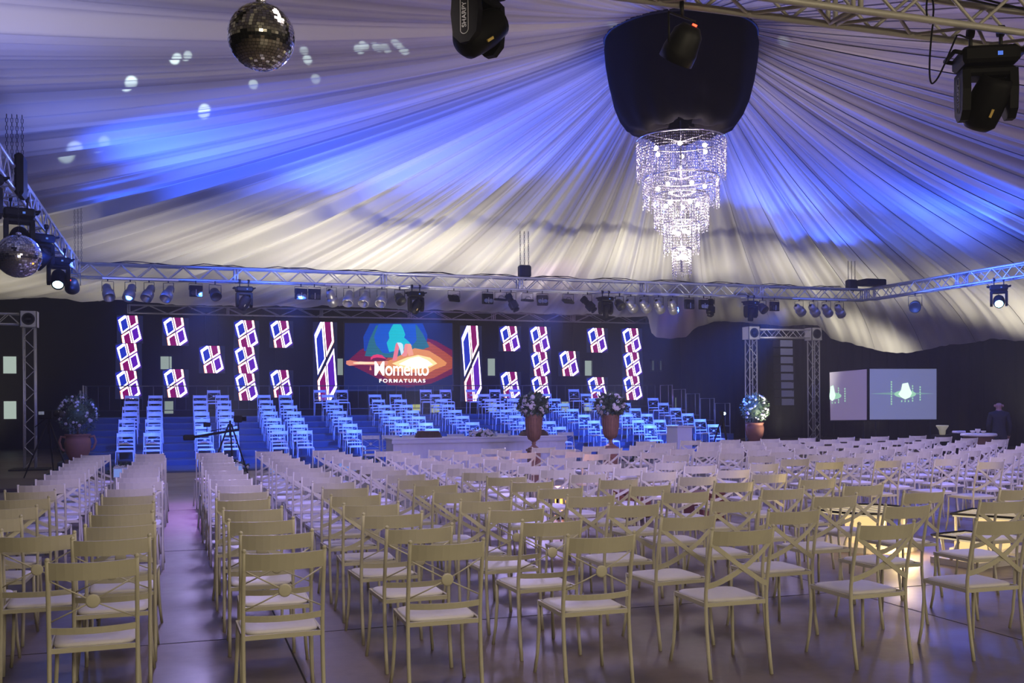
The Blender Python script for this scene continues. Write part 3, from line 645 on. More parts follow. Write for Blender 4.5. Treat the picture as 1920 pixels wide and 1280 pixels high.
# ------------------------------------------------------------------ mirror balls
M_MIRROR = mat('mirror_tile', (0.80, 0.80, 0.74), 0.04, 1.0); M_BALLC = mat('ball_core', (0.05, 0.05, 0.045), 0.5)
def mirror_ball(c, r, label, zt):
    t = thing('mirror_ball', label, 'mirror ball', c, 0.3, 'mirror balls')
    MB().ball((0, 0, 0), r * 0.985, 48, 24).build('core', M_BALLC, t)
    b = MB(); nr = 34; hgt = PI * r / nr
    for i in range(nr):
        la = -PI / 2 + (i + 0.5) * PI / nr; k = max(4, int(2 * PI * math.cos(la) * r / hgt * 0.8))
        for j in range(k):
            lo = 2 * PI * (j + 0.5 * (i % 2)) / k
            nrm = Vector((math.cos(la) * math.cos(lo), math.cos(la) * math.sin(lo), math.sin(la)))
            e = Vector((-math.sin(lo), math.cos(lo), 0)); u = nrm.cross(e)
            tl = 0.03
            n2 = (nrm + e * random.gauss(0, tl) + u * random.gauss(0, tl)).normalized()
            e2 = (e - n2 * e.dot(n2)).normalized(); u2 = n2.cross(e2)
            a = PI * math.cos(la) * r / k * 0.90; h = hgt * 0.44; p = nrm * r
            b.add([p - e2 * a - u2 * h, p + e2 * a - u2 * h, p + e2 * a + u2 * h, p - e2 * a + u2 * h], [[0, 1, 2, 3]])
    m = b.build('mirror_tiles', M_MIRROR, t); m['kind'] = 'stuff'
    MB().lathe([(0.03, r), (0.03, r + 0.02), (0.008, r + 0.03)], 12).build('cap', M_CHROME, t)
    b = MB()
    L = zt - c[2] - r; k = int(L / 0.03)
    for j in range(k):
        z = r + 0.02 + j * 0.03; q = 0.007; a = (j % 2) * PI / 2
        b.tube([(q * math.cos(a + m), q * math.sin(a + m), z + (0.0 if abs(m) < 0.1 or True else 0)) for m in (0,)] + [(q * math.cos(a), q * math.sin(a), z + 0.03)], 0.002, 4)
        b.tube([(-q * math.cos(a), -q * math.sin(a), z), (-q * math.cos(a), -q * math.sin(a), z + 0.03)], 0.002, 4)
    b.build('chain', M_CHAIN, t)
    return t
c = atY(490, 69.5, TY0 - 0.05); c = (c.x, c.y, c.z); mirror_ball(c, 0.181, 'mirror ball hanging near the top edge, lit gold from the room', TZ - 0.1)
c = atT(35, 480, 11.8); mirror_ball((c.x, c.y, c.z), 0.25, 'mirror ball with blue glints below the blue side truss', TZ - 0.2)
# added spots beside the ball imitate the specks it throws on the drape
BALL1 = Vector((atY(490, 69.5, TY0).x, TY0, 3.7))
def drape_hit(px, py):
    d = ray(px, py)
    for i in range(60, 700):
        t = i * 0.05; x, y, z = d.x * t, d.y * t, CAMZ + d.z * t
        dx, dy = x - DC.x, y - DC.y; th = math.atan2(dy, dx); R = rimR(th); r = math.hypot(dx, dy)
        if r < R0 or r > R: continue
        if z > drapeP(th, (r - R0) / (R - R0))[2]: return Vector((x, y, z))
    return d * 15 + Vector((0, 0, CAMZ))
for (px, py, p, a) in ((330, 110, 330, 1.9), (352, 104, 200, 1.4), (245, 155, 420, 2.2), (475, 158, 170, 1.3), (383, 208, 420, 2.1), (577, 112, 180, 1.3), (570, 95, 120, 1.1), (592, 148, 120, 1.1), (672, 92, 170, 1.3), (684, 86, 170, 1.1),
                       (706, 88, 130, 0.9), (722, 90, 130, 0.9), (745, 82, 130, 0.9), (757, 94, 150, 1.0), (140, 280, 300, 2.4), (195, 266, 140, 1.8), (1470, 78, 100, 1.0), (1190, 50, 100, 1.0)):
    h = drape_hit(px, py); o0 = BALL1 + (h - BALL1).normalized() * 0.22
    spot('mirror_glint', o0, h, p * 13, (0.75, 1.0, 1.0), a * 0.6, 0.7, 0.01)

# ------------------------------------------------------------------ stage
T0, TD, TR = 27.7, 1.05, 0.175
SX0, SX1 = -2.9, 17.9
for k in range(1, 9):
    y0 = T0 + TD * (k - 1) - 0.62 if k > 1 else 25.6
    y1 = T0 + TD * k - 0.62 if k < 8 else 36.6
    zt = (k - 1) * TR if k > 1 else 0.03
    x1_ = 16.95 if k < 4 else SX1
    nm_ = 'lowest, flat on the floor' if k == 1 else ('highest, below the railing' if k == 8 else '%s step up' % ORD[k])
    g = thing('stage_riser', 'dark carpeted stage riser lit blue, %s' % nm_, 'stage riser', ((SX0 + x1_) / 2, y0, 0), group='carpeted stage risers')
    W_ = (x1_ - SX0) / 2
    MB().box(-W_, 0.001, 0.0, W_, y1 - y0, zt, ch=0.006).build('riser_deck', M_CARPET, g)
    MB().box(-W_, -0.006, max(0, zt - 0.03), W_, 0.0, zt - 0.005).build('step_nosing', mat('step_nosing_metal', (0.05, 0.06, 0.09), 0.5, 0.5), g)

# LED wall
M_LBG = emis('led_dark', (0.010, 0.012, 0.05), 1.0)
E_W = emis('led_white', (1.0, 0.92, 1.0), 3.2); E_B = emis('led_blue', (0.015, 0.04, 0.62), 0.9); E_P = emis('led_purple', (0.13, 0.01, 0.55), 0.9); E_C = emis('led_crimson', (0.27, 0.0, 0.15), 0.9); E_O = emis('led_orange', (1.0, 0.25, 0.05), 1.6)
E_HB = emis('led_halo_blue', (0.03, 0.05, 0.9), 0.55); E_HP = emis('led_halo_violet', (0.2, 0.05, 0.9), 0.45)
tile_sq = [(E_HB, [(130, 260), (420, 150), (520, 180), (600, 650), (300, 860), (180, 700)]), (E_HP, [(600, 640), (960, 450), (1110, 1040), (850, 1165), (740, 1165)]),
           (E_O, [(515, 180), (635, 640), (945, 455), (905, 180)]), (E_O, [(290, 880), (610, 700), (725, 1155), (330, 1155)]),
           (E_W, [(180, 350), (410, 185), (490, 188), (605, 640), (315, 835)]), (E_W, [(528, 185), (640, 628), (937, 447), (892, 185)]), (E_W, [(308, 890), (602, 713), (715, 1150), (352, 1150)]),
           (E_W, [(640, 690), (932, 508), (1060, 990), (805, 1155), (750, 1152)]),
           (E_B, [(270, 400), (477, 262), (562, 602), (350, 757)]), (E_C, [(575, 180), (818, 180), (860, 430), (660, 560)]), (E_C, [(383, 912), (587, 782), (667, 1155), (432, 1155)]), (E_P, [(690, 712), (897, 588), (975, 940), (776, 1082)])]
tile_tall = [(E_HB, [(90, 240), (190, 60), (235, 66), (270, 610), (148, 860)]), (E_HP, [(275, 670), (404, 430), (452, 1015), (350, 1212), (320, 1212)]),
             (E_O, [(238, 66), (284, 580), (403, 355), (381, 66)]), (E_O, [(145, 915), (272, 695), (314, 1208), (162, 1208)]),
             (E_W, [(105, 255), (195, 68), (232, 68), (270, 600), (150, 835)]), (E_W, [(241, 66), (285, 572), (399, 350), (378, 66)]), (E_W, [(149, 920), (270, 702), (311, 1208), (167, 1208)]), (E_W, [(282, 670), (400, 445), (442, 1010), (345, 1208), (322, 1208)]),
             (E_B, [(132, 310), (215, 138), (252, 598), (160, 765)]), (E_C, [(257, 66), (350, 66), (370, 340), (291, 510)]), (E_C, [(178, 930), (258, 765), (293, 1208), (190, 1208)]), (E_P, [(299, 688), (388, 515), (415, 990), (325, 1130)])]
LY = 36.13
ALLR = []
def led_panel(name, rect, polys, box, label, group):
    x0, y0, x1, y1 = rect
    a = atY(x0, y0, LY); b = atY(x1, y1, LY); W = b.x - a.x; H = a.z - b.z; b_z = b.z
    t = thing(name, label, 'LED panel', (a.x, LY, b.z), 0, group)
    MB().box(-0.005, 0, 0.0, W + 0.005, 0.08, H - 0.003).build('cabinet', M_BLACKM, t)
    MB().box(-0.003, -0.006, 0.0, W + 0.003, -0.001, H - 0.003).build('screen', M_LBG, t)
    mats = []; mb = MB(); bx0, by0, bx1, by1 = box; lvl = {E_HB: 1, E_HP: 1, E_O: 2, E_W: 3}
    for m, pg in polys:
        if m not in mats: mats.append(m)
        q = [((u - bx0) / (bx1 - bx0) * W, H - (v - by0) / (by1 - by0) * H) for u, v in pg]
        y = -0.008 - 0.003 * lvl.get(m, 4)
        ar = sum(q[i][0] * q[(i + 1) % len(q)][1] - q[(i + 1) % len(q)][0] * q[i][1] for i in range(len(q)))
        if ar < 0: q = q[::-1]
        mb.add([(u, y, v) for u, v in q], [list(range(len(q)))], mats.index(m))
    mb.build('lit_pattern', mats, t)
    above = [r_ for r_ in ALLR if abs(r_[0] - x0) < 5 and r_[3] <= y0 + 1.5]
    ztop = 4.71 if not above else atY(x0, max(r_[3] for r_ in above), LY).z + 0.01
    ALLR.append(rect)
    b = MB(); h0 = ztop - b_z
    for u in (0.25, 0.75): b.tube([(W * u, 0.09 if not above else 0.04, H - 0.02), (W * u, 0.09 if not above else 0.04, max(H, h0))], 0.010, 5)
    if not above or h0 > H + 0.04: b.build('hanging_strap', M_BLACK, t)
    return t
SQ = (130, 180, 1115, 1160); TL = (85, 65, 452, 1208)
sq = [((219, 591, 268, 643.5), 'top of the stacked column nearest the left truss tower'), ((216.5, 643.5, 266, 694.5), 'middle of the stacked column nearest the left truss tower'), ((216, 695, 266, 747.5), 'bottom of the stacked column nearest the left truss tower'),
      ((304, 595, 354, 648), 'single tile above the first window glow'), ((305, 692, 354, 745), 'single tile just below the first window glow'), ((373, 648, 422, 699.5), 'lone middle-height tile over two stage chair columns'),
      ((438.4, 600, 486.5, 651), 'top of the second stacked column'), ((438, 650, 486, 700), 'middle of the second stacked column'), ((439, 700, 486.5, 750.5), 'bottom of the second stacked column'),
      ((505, 601, 550, 652), 'upper single tile left of the tall strip'), ((505, 693.6, 550, 745), 'lower single tile left of the tall strip'),
      ((935.6, 611, 977, 658.5), 'upper single tile right of the second tall strip'), ((937, 697, 977, 746), 'lower single tile right of the second tall strip, behind the urn flowers'),
      ((992, 612, 1033, 660), 'top of the third stacked column'), ((994, 659.5, 1033, 705), 'middle of the third stacked column'), ((994.6, 705.5, 1034, 750), 'bottom of the third stacked column, behind urn flowers'),
      ((1047, 658, 1087, 705), 'lone middle-height tile between two urn arrangements'), ((1100, 614.5, 1140, 661), 'upper single tile above the second urn'), ((1100, 707, 1140, 750), 'lower single tile touching the second urn flowers'),
      ((1165, 615, 1204, 660.5), 'top of the last stacked column by the drape'), ((1167, 660.5, 1205, 705), 'middle of the last stacked column by the drape'), ((1167, 705, 1206, 749.5), 'bottom of the last stacked column by the drape')]
for r_, lb in sq: led_panel('led_screen', r_, tile_sq, SQ, 'neon-outline LED tile, %s' % lb, 'square neon LED tiles')
led_panel('led_screen', (587, 603, 633, 751), tile_tall, TL, 'tall neon LED strip left of the logo screen', 'tall neon LED strips')
led_panel('led_screen', (863, 610, 904, 752), tile_tall, TL, 'tall neon LED strip right of the logo screen', 'tall neon LED strips')

# centre logo screen, coordinates from an eight-times view of it
sc = thing('logo_screen', 'large LED screen with white Momento Formaturas lettering', 'LED screen', (0, LY, 0))
def sp(u, v, lay): p = atY(640 + u / 8, 590 + v / 8, LY - 0.004 * lay); return (p.x, -0.004 * lay, p.z)
_a = atY(646, 604, LY); _b2 = atY(849, 731, LY)
MB().box(_a.x - 0.03, 0, _b2.z - 0.03, _b2.x + 0.03, 0.1, _a.z + 0.03).build('cabinet', M_BLACKM, sc)
def striped(name, col, s, dark=0.35):
    m = bpy.data.materials.new(name); m.use_nodes = True; nt = m.node_tree; nt.nodes.clear(); L = nt.links
    tc = nt.nodes.new('ShaderNodeTexCoord'); sx = nt.nodes.new('ShaderNodeSeparateXYZ'); L.new(tc.outputs['Object'], sx.inputs[0])
    ml = nt.nodes.new('ShaderNodeMath'); ml.operation = 'MULTIPLY'; ml.inputs[1].default_value = 19.0; L.new(sx.outputs['Z'], ml.inputs[0])
    fr = nt.nodes.new('ShaderNodeMath'); fr.operation = 'FRACT'; L.new(ml.outputs[0], fr.inputs[0])
    g = nt.nodes.new('ShaderNodeMath'); g.operation = 'GREATER_THAN'; g.inputs[1].default_value = 0.42; L.new(fr.outputs[0], g.inputs[0])
    mr = nt.nodes.new('ShaderNodeMapRange'); mr.inputs['To Min'].default_value = dark * s; mr.inputs['To Max'].default_value = s; L.new(g.outputs[0], mr.inputs['Value'])
    e = nt.nodes.new('ShaderNodeEmission'); e.inputs[0].default_value = (*col, 1); L.new(mr.outputs[0], e.inputs[1])
    o = nt.nodes.new('ShaderNodeOutputMaterial'); L.new(e.outputs[0], o.inputs[0]); return m
def spoly(name, pts, m, lay):
    q = [sp(u, v, lay) for u, v in pts]
    ar = sum(q[i][0] * q[(i + 1) % len(q)][2] - q[(i + 1) % len(q)][0] * q[i][2] for i in range(len(q)))
    if ar < 0: q = q[::-1]
    return MB().add(q, [list(range(len(q)))]).build(name, m, sc)
spoly('screen', [(50, 125), (1665, 125), (1665, 1120), (50, 1120)], emis('screen_navy', (0.004, 0.012, 0.10), 1.0), 1)
spoly('crimson_diamond', [(60, 720), (280, 530), (700, 300), (1290, 350), (1420, 390), (1665, 530), (1665, 890), (1350, 1030), (1000, 1090), (700, 1050), (500, 930), (200, 780)], striped('screen_crimson', (0.28, 0.01, 0.10), 0.8), 2)
spoly('red_diamond', [(700, 640), (1310, 400), (1560, 560), (1665, 640), (1665, 800), (1380, 950), (1050, 1010), (700, 960), (520, 860)], striped('screen_red', (0.75, 0.13, 0.06), 0.8), 3)
spoly('deep_blue_shape', [(430, 130), (1220, 130), (1290, 300), (1290, 360), (1250, 500), (900, 620), (620, 590), (340, 540), (330, 330)], striped('screen_deep_blue', (0.0, 0.07, 0.62), 0.9, 0.5), 4)
spoly('teal_shape', [(520, 160), (1130, 150), (1230, 300), (1320, 480), (900, 650), (350, 620), (420, 380)], striped('screen_teal', (0.03, 0.30, 0.48), 0.7, 0.4), 5)
spoly('blue_shape', [(560, 140), (1110, 140), (1130, 380), (1050, 480), (700, 580), (620, 570), (520, 450), (490, 330)], striped('screen_blue', (0.0, 0.13, 0.85), 0.9, 0.6), 6)
spoly('cyan_shape', [(780, 140), (890, 140), (925, 200), (960, 300), (940, 340), (1010, 400), (1060, 460), (900, 520), (720, 560), (700, 500), (680, 420), (720, 350), (710, 270), (750, 190)], striped('screen_cyan', (0.0, 0.68, 0.85), 0.95, 0.7), 7)
spoly('orange_diamond', [(640, 720), (900, 600), (1100, 500), (1320, 540), (1480, 640), (1585, 720), (1560, 760), (1400, 820), (1300, 880), (700, 840)], emis('screen_orange', (1.0, 0.36, 0.10), 0.85), 8)
spoly('yellow_glow', [(760, 730), (980, 640), (1150, 600), (1330, 640), (1440, 730), (1330, 790), (1000, 830)], emis('screen_yellow', (1.0, 0.72, 0.32), 1.3), 9)
spoly('white_glow', [(860, 740), (1040, 650), (1160, 625), (1290, 680), (1370, 745), (1260, 790), (1100, 790)], emis('screen_hot_white', (1.0, 0.95, 0.8), 2.0), 10)
spoly('flare_streak', [(75, 690), (130, 680), (280, 705), (500, 700), (700, 690), (700, 750), (480, 752), (280, 745), (120, 765), (72, 740)], emis('screen_flare', (0.95, 0.32, 0.22), 0.9), 9)
spoly('flare_core', [(180, 716), (280, 700), (500, 712), (500, 735), (280, 742), (180, 730)], emis('screen_flare_core', (1.0, 0.75, 0.5), 1.2), 10)
spoly('pink_arc', [(440, 640), (480, 605), (540, 592), (610, 605), (680, 665), (600, 645), (530, 640), (480, 650), (440, 680)], emis('screen_pink', (0.95, 0.05, 0.20), 0.9), 10)
spoly('pink_drop', [(435, 755), (455, 830), (420, 830)], MATS['screen_flare'], 10)
spoly('ribbon_left', [(765, 690), (815, 440), (835, 415), (870, 415), (865, 500), (830, 680)], emis('ribbon_rose', (0.95, 0.22, 0.30), 1.0), 11)
spoly('ribbon_white', [(835, 415), (895, 418), (925, 445), (935, 560), (930, 615), (900, 605), (872, 500)], emis('ribbon_white_blue', (0.62, 0.86, 1.0), 1.1), 12)
spoly('ribbon_middle', [(900, 605), (935, 560), (950, 450), (970, 433), (1035, 435), (1000, 560), (975, 620), (930, 625)], emis('ribbon_coral', (0.98, 0.30, 0.30), 1.0), 13)
spoly('ribbon_right', [(1000, 440), (1040, 437), (1050, 460), (1085, 600), (1010, 620), (985, 540)], emis('ribbon_salmon', (1.0, 0.40, 0.28), 1.0), 14)
def text_on(body, cu_x, cu_y, width_px, height_u, off, name, lay, space=1.0):
    cu = bpy.data.curves.new(name, 'FONT'); cu.body = body; cu.align_x = 'CENTER'; cu.align_y = 'BOTTOM_BASELINE' if False else 'BOTTOM'; cu.offset = off; cu.space_character = space; cu.size = 1; cu.extrude = 0.0005
    cu.materials.append(emis('lettering_white', (1, 1, 1), 1.8))
    tmp = ob('tmp_text', cu); bpy.context.view_layer.update(); tm = bpy.data.meshes.new_from_object(tmp.evaluated_get(bpy.context.evaluated_depsgraph_get())); bpy.data.objects.remove(tmp)
    o = ob(name, tm, sc); bpy.context.view_layer.update()
    w_, h_ = o.dimensions.x, o.dimensions.y
    a = sp(cu_x - width_px / 2, cu_y, lay); b = sp(cu_x + width_px / 2, cu_y - height_u, lay)
    sx = (b[0] - a[0]) / w_; sy = (b[2] - a[2]) / h_
    o.rotation_euler = (PI / 2, 0, 0); o.scale = (sx, sy, 1); o.location = ((a[0] + b[0]) / 2, -0.004 * lay, a[2])
    bpy.context.view_layer.update()
    bb = [o.matrix_local @ Vector(v) for v in o.bound_box]; zmin = min(v.z for v in bb); xc = (min(v.x for v in bb) + max(v.x for v in bb)) / 2
    o.location.z += a[2] - zmin; o.location.x += (a[0] + b[0]) / 2 - xc
    return o
text_on('Momento', 905, 912, 812, 210, 0.010, 'word_momento', 16, 0.94)
text_on('FORMATURAS', 915, 1016, 690, 55, 0.02, 'word_formaturas', 16, 1.35)
b = MB()
for u in (0.1, 0.37, 0.63, 0.9): b.tube([(_a.x + (_b2.x - _a.x) * u, 0.11, _a.z - 0.1), (_a.x + (_b2.x - _a.x) * u, 0.11, 4.71)], 0.008, 5)
b.build('hanging_strap', M_BLACK, sc)

# back railing of the stage
def railing(x0, x1, y, z, label, nb):
    t = thing('stage_railing', label, 'railing', (x0, y, z), group='stage railings')
    L = x1 - x0; m = mat('dark_rail_metal', (0.10, 0.10, 0.12), 0.4, 0.7)
    MB().tube([(0, 0, 1.03), (L, 0, 1.03)], 0.018, 8).build('top_rail', m, t)
    MB().tube([(0, 0, 0.22), (L, 0, 0.22)], 0.014, 8).build('bottom_rail', m, t)
    pm = MB().tube([(0, 0, 0), (0, 0, 1.03)], 0.018, 8).mesh('rail_post', m); bm_ = MB().tube([(0, 0, 0.22), (0, 0, 1.03)], 0.007, 5, caps=False).mesh('baluster', m)
    for i in range(nb + 1): ob('rail_post', pm, t, (L * i / nb, 0, 0))
    k = nb * 6
    for i in range(k):
        if i % 6: ob('baluster', bm_, t, (L * i / k, 0, 0))
    return t
railing(SX0 + 0.1, SX1 - 0.1, 35.95, 7 * TR, 'dark tube railing along the back of the stage, crossing the LED tiles', 10)
def side_rails(x, side):
    for k in range(8, 3, -1):
        y0 = T0 + TD * (k - 1) - 0.55; t = thing('stair_rail', 'rectangular rail frame on the %s stage side, %s from the top' % (side, ORD[9 - k]), 'railing', (x, y0, (k - 1) * TR), group='stepped rails at the stage sides')
        m = mat('violet_lit_rail', (0.35, 0.35, 0.38), 0.35, 0.6)
        MB().tube([(0, 0, 0), (0, 0, 1.02), (0, TD - 0.06, 1.02), (0, TD - 0.06, 0)], 0.018, 7).build('rail_frame', m, t)
        MB().tube([(0, 0, 0.25), (0, TD - 0.06, 0.25)], 0.012, 6).build('lower_bar', m, t)
        MB().tube([(0, TD * 0.3, 0.25), (0, TD * 0.3, 1.02)], 0.012, 6).build('baluster', m, t)
side_rails(SX1 - 0.1, 'far'); side_rails(SX0 + 0.1, 'near')
spot('violet_rail_light', (14, 33, 3.6), (17.8, 34.5, 1.9), 120, (0.9, 0.2, 1.0), 30)

# ------------------------------------------------------------------ dark curtains and glowing windows on the walls
def curtain(x0, y0, x1, y1, z0, z1, label, nf=40):
    d = Vector((x1 - x0, y1 - y0)); L = d.length; nrm = Vector((-d.y, d.x)).normalized(); vs = []
    k = nf * 6
    for i in range(k + 1):
        u = i / k; off = 0.06 * math.sin(u * nf * 2 * PI + 2 * math.sin(u * 13)) + 0.03 * math.sin(u * nf * 5.1)
        p = Vector((x0, y0)) + d * u + nrm * off; vs += [(p.x, p.y, z0), (p.x, p.y, z1)]
    fs = [[2 * i, 2 * i + 2, 2 * i + 3, 2 * i + 1] for i in range(k)]
    o = MB().add(vs, fs, 0, True).build('black_curtain', M_CURT); md = o.modifiers.new('t', 'SOLIDIFY'); md.thickness = 0.01
    return tag(o, label, 'curtain', 'black curtains')
def win(n, px0, py0, px1, py1, col, s, Y=YF - 0.06, X=None):
    if X is None:
        a = atY(px0, py0, Y); b = atY(px1, py1, Y); W = b.x - a.x; H = a.z - b.z
        o = MB().box(a.x, Y, b.z, b.x, Y + 0.05, a.z)
        fr = MB()
        for q in ((a.x - 0.06, b.z - 0.06, a.x, a.z + 0.06), (b.x, b.z - 0.06, b.x + 0.06, a.z + 0.06), (a.x, a.z, b.x, a.z + 0.06), (a.x, b.z - 0.06, b.x, b.z)): fr.box(q[0], Y - 0.04, q[1], q[2], Y + 0.05, q[3])
    else:
        a = atX(px0, py0, X); b = atX(px1, py1, X)
        o = MB().box(X, min(a.y, b.y), b.z, X + 0.05, max(a.y, b.y), a.z); fr = MB()
        ya, yb = min(a.y, b.y), max(a.y, b.y)
        for q in ((ya - 0.06, b.z - 0.06, ya, a.z + 0.06), (yb, b.z - 0.06, yb + 0.06, a.z + 0.06), (ya, a.z, yb, a.z + 0.06), (ya, b.z - 0.06, yb, b.z)): fr.box(X - 0.04, q[0], q[1], X + 0.05, q[2], q[3])
    m = emis('window_glow_%d' % n, col, s)
    w_ = o.build('window_%d' % n, m); tag(w_, kind='structure'); f_ = fr.build('window_frame', M_BLACKM, w_)
    return w_
G = (0.55, 0.68, 0.60)
WN = [(6, 668, 31, 700, 1.0), (7, 752, 31, 785, 1.0), (301, 668, 322, 692, 0.75), (308, 752, 325, 775, 0.6), (632, 672, 643, 703, 0.6), (914, 672, 928, 704, 0.75), (1096, 676, 1110, 704, 0.75),
      (773, 758, 788, 771, 0.9), (807, 758, 824, 773, 0.9), (915, 755, 930, 772, 0.9), (962, 757, 973, 770, 0.8), (1052, 753, 1066, 772, 0.7), (1095, 755, 1110, 770, 0.8),
      (1347, 668, 1354, 697, 0.22), (1421, 662, 1428, 690, 0.25), (1433, 735, 1450, 760, 0.10), (1222, 676, 1226, 694, 0.12), (1237, 676, 1240, 694, 0.10), (1265, 745, 1268, 770, 0.25), (1286, 750, 1290, 780, 0.25)]
for i, (a, b_, c_, d_, s_) in enumerate(WN):
    yel = i in (7, 8); win(i + 1, a, b_, c_, d_, (0.62, 0.66, 0.25) if yel else G, s_ * 0.75)
win(len(WN) + 1, 1894, 638, 1903, 657, G, 0.45, X=XR - 0.06)
curtain(XL + 0.5, 40.6, -6.3, 40.6, 0, 6, 'black curtain behind the stage at the hall corner past the left tower', 12)
curtain(20.5, 39.0, 27.5, 39.0, 0, 6, 'black curtain filling the back corner behind the truss goal post', 14)
curtain(27.3, 38.5, 27.3, 12, 0, 6, 'long black curtain behind the projection screens', 50)

# ------------------------------------------------------------------ speaker column
la = thing('speaker_column', 'hanging black line array of eight stacked speaker boxes', 'loudspeaker', (0, 0, 0))
a = atY(1457, 637, 28.6); b = atY(1482, 762, 28.6); H = (a.z - b.z) / 8; W = b.x - a.x
M_SPK = mat('speaker_grille', (0.30, 0.32, 0.48), 0.6, 0.2, noise=0.3, nscale=60)
for i in range(8):
    z1 = a.z - i * H; z0 = z1 - H * 0.88; cx = (a.x + b.x) / 2 + 0.006 * i
    o = MB().box(cx - W / 2, 28.45, z0, cx + W / 2, 28.85, z1, ch=0.01).build('speaker_box', M_BLACK, la)
    MB().box(cx - W / 2 + 0.015, 28.43, z0 + 0.015, cx + W / 2 - 0.015, 28.449, z1 - 0.015).build('grille', M_SPK, o)
    MB().box(cx + W / 2 - 0.09, 28.42, z1 - 0.035, cx + W / 2 - 0.03, 28.43, z1 - 0.022).build('badge', M_CHROME, o)
MB().box(a.x - 0.1, 28.5, a.z + 0.01, b.x + 0.1, 28.8, a.z + 0.06).tube([((a.x + b.x) / 2, 28.6, a.z + 0.05), ((a.x + b.x) / 2, 28.5, 3.66)], 0.015, 6).build('fly_bar', M_BLACKM, la)

# ------------------------------------------------------------------ projection screens
def proj_screen(P, label, glow):
    """P: four corners TL TR BR BL in hall space"""
    TLc, TRc, BRc, BLc = P
    t = thing('projection_screen', label, 'projection screen', (BLc.x, BLc.y, 0), group='projection screens')
    o = Vector((BLc.x, BLc.y, 0)); nrm = (TRc - TLc).cross(BLc - TLc).normalized()
    if nrm.dot(-TLc) < 0: nrm = -nrm
    q = [c_ - o for c_ in (BLc, BRc, TRc, TLc)]
    m = bpy.data.materials.new('screen_surface'); m.use_nodes = True; bb = m.node_tree.nodes['Principled BSDF']; bb.inputs['Base Color'].default_value = (0.4, 0.4, 0.42, 1); bb.inputs['Roughness'].default_value = 0.9
    bb.inputs['Emission Color'].default_value = (*glow, 1); bb.inputs['Emission Strength'].default_value = 1
    MB().add([v for v in q] + [v - nrm * 0.02 for v in q], [[0, 1, 2, 3], [4, 7, 6, 5], [0, 4, 5, 1], [1, 5, 6, 2], [2, 6, 7, 3], [3, 7, 4, 0]]).build('screen', m, t)
    fr = MB(); qq = [v - nrm * 0.005 for v in q]
    for i in range(4): fr.tube([qq[i], qq[(i + 1) % 4]], 0.022, 4)
    fr.build('frame', M_BLACK, t)
    lg = MB()
    for c_ in (q[0] * 0.9 + q[1] * 0.1, q[0] * 0.1 + q[1] * 0.9):
        c2 = Vector((c_.x, c_.y, c_.z)); lg.tube([c2, (c2.x, c2.y, 0.03)], 0.02, 5); lg.tube([(c2.x - 0.3 * nrm.x, c2.y - 0.3 * nrm.y, 0.02), (c2.x + 0.3 * nrm.x, c2.y + 0.3 * nrm.y, 0.02)], 0.02, 5)
    lg.build('stand_leg', M_BLACK, t)
    def pt(u, v): return q[3] * (1 - u) * (1 - v) + q[2] * u * (1 - v) + q[1] * u * v + q[0] * (1 - u) * v + nrm * 0.006
    return t, pt
s2, pt2 = proj_screen((atT(1629, 690, 26), atT(1757, 690, 26), atT(1757, 787, 26), atT(1629, 787.5, 26)), 'pale projection screen facing the room with green-white lens flare image', (0.085, 0.10, 0.135))
s1, pt1 = proj_screen((atT(1555, 697, 28.5), atT(1626.5, 690.5, 26.1), atT(1626.5, 788, 26.1), atT(1556.5, 788.5, 28.5)), 'violet-tinted projection screen angled beside the larger one', (0.11, 0.075, 0.16))
def soft_poly(t, pt, us, m, name):
    MB().add([pt(u, v) for u, v in us], [list(range(len(us)))]).build(name, m, t)
def ell(cu, cv, a_, b_, n=18): return [(cu + a_ * math.cos(2 * PI * i / n), cv + b_ * math.sin(2 * PI * i / n)) for i in range(n)]
M_FG = emis('flare_green', (0.45, 0.85, 0.62), 0.8); M_FG2 = emis('flare_core_green', (0.72, 1.0, 0.80), 1.3); M_FS = emis('flare_streak_teal', (0.22, 0.36, 0.42), 0.9)
soft_poly(s2, pt2, [(0.02, 0.49), (0.35, 0.465), (0.75, 0.475), (0.95, 0.49), (0.75, 0.505), (0.35, 0.515)], M_FS, 'flare_streak')
def up(pt, e): return lambda u, v: pt(u, v) + (pt(0, 0) - pt(0, 0)) + _n(pt) * e
def _n(pt):
    n_ = (pt(1, 0) - pt(0, 0)).cross(pt(0, 1) - pt(0, 0)).normalized(); g = pt(0.5, 0.5) ; return n_
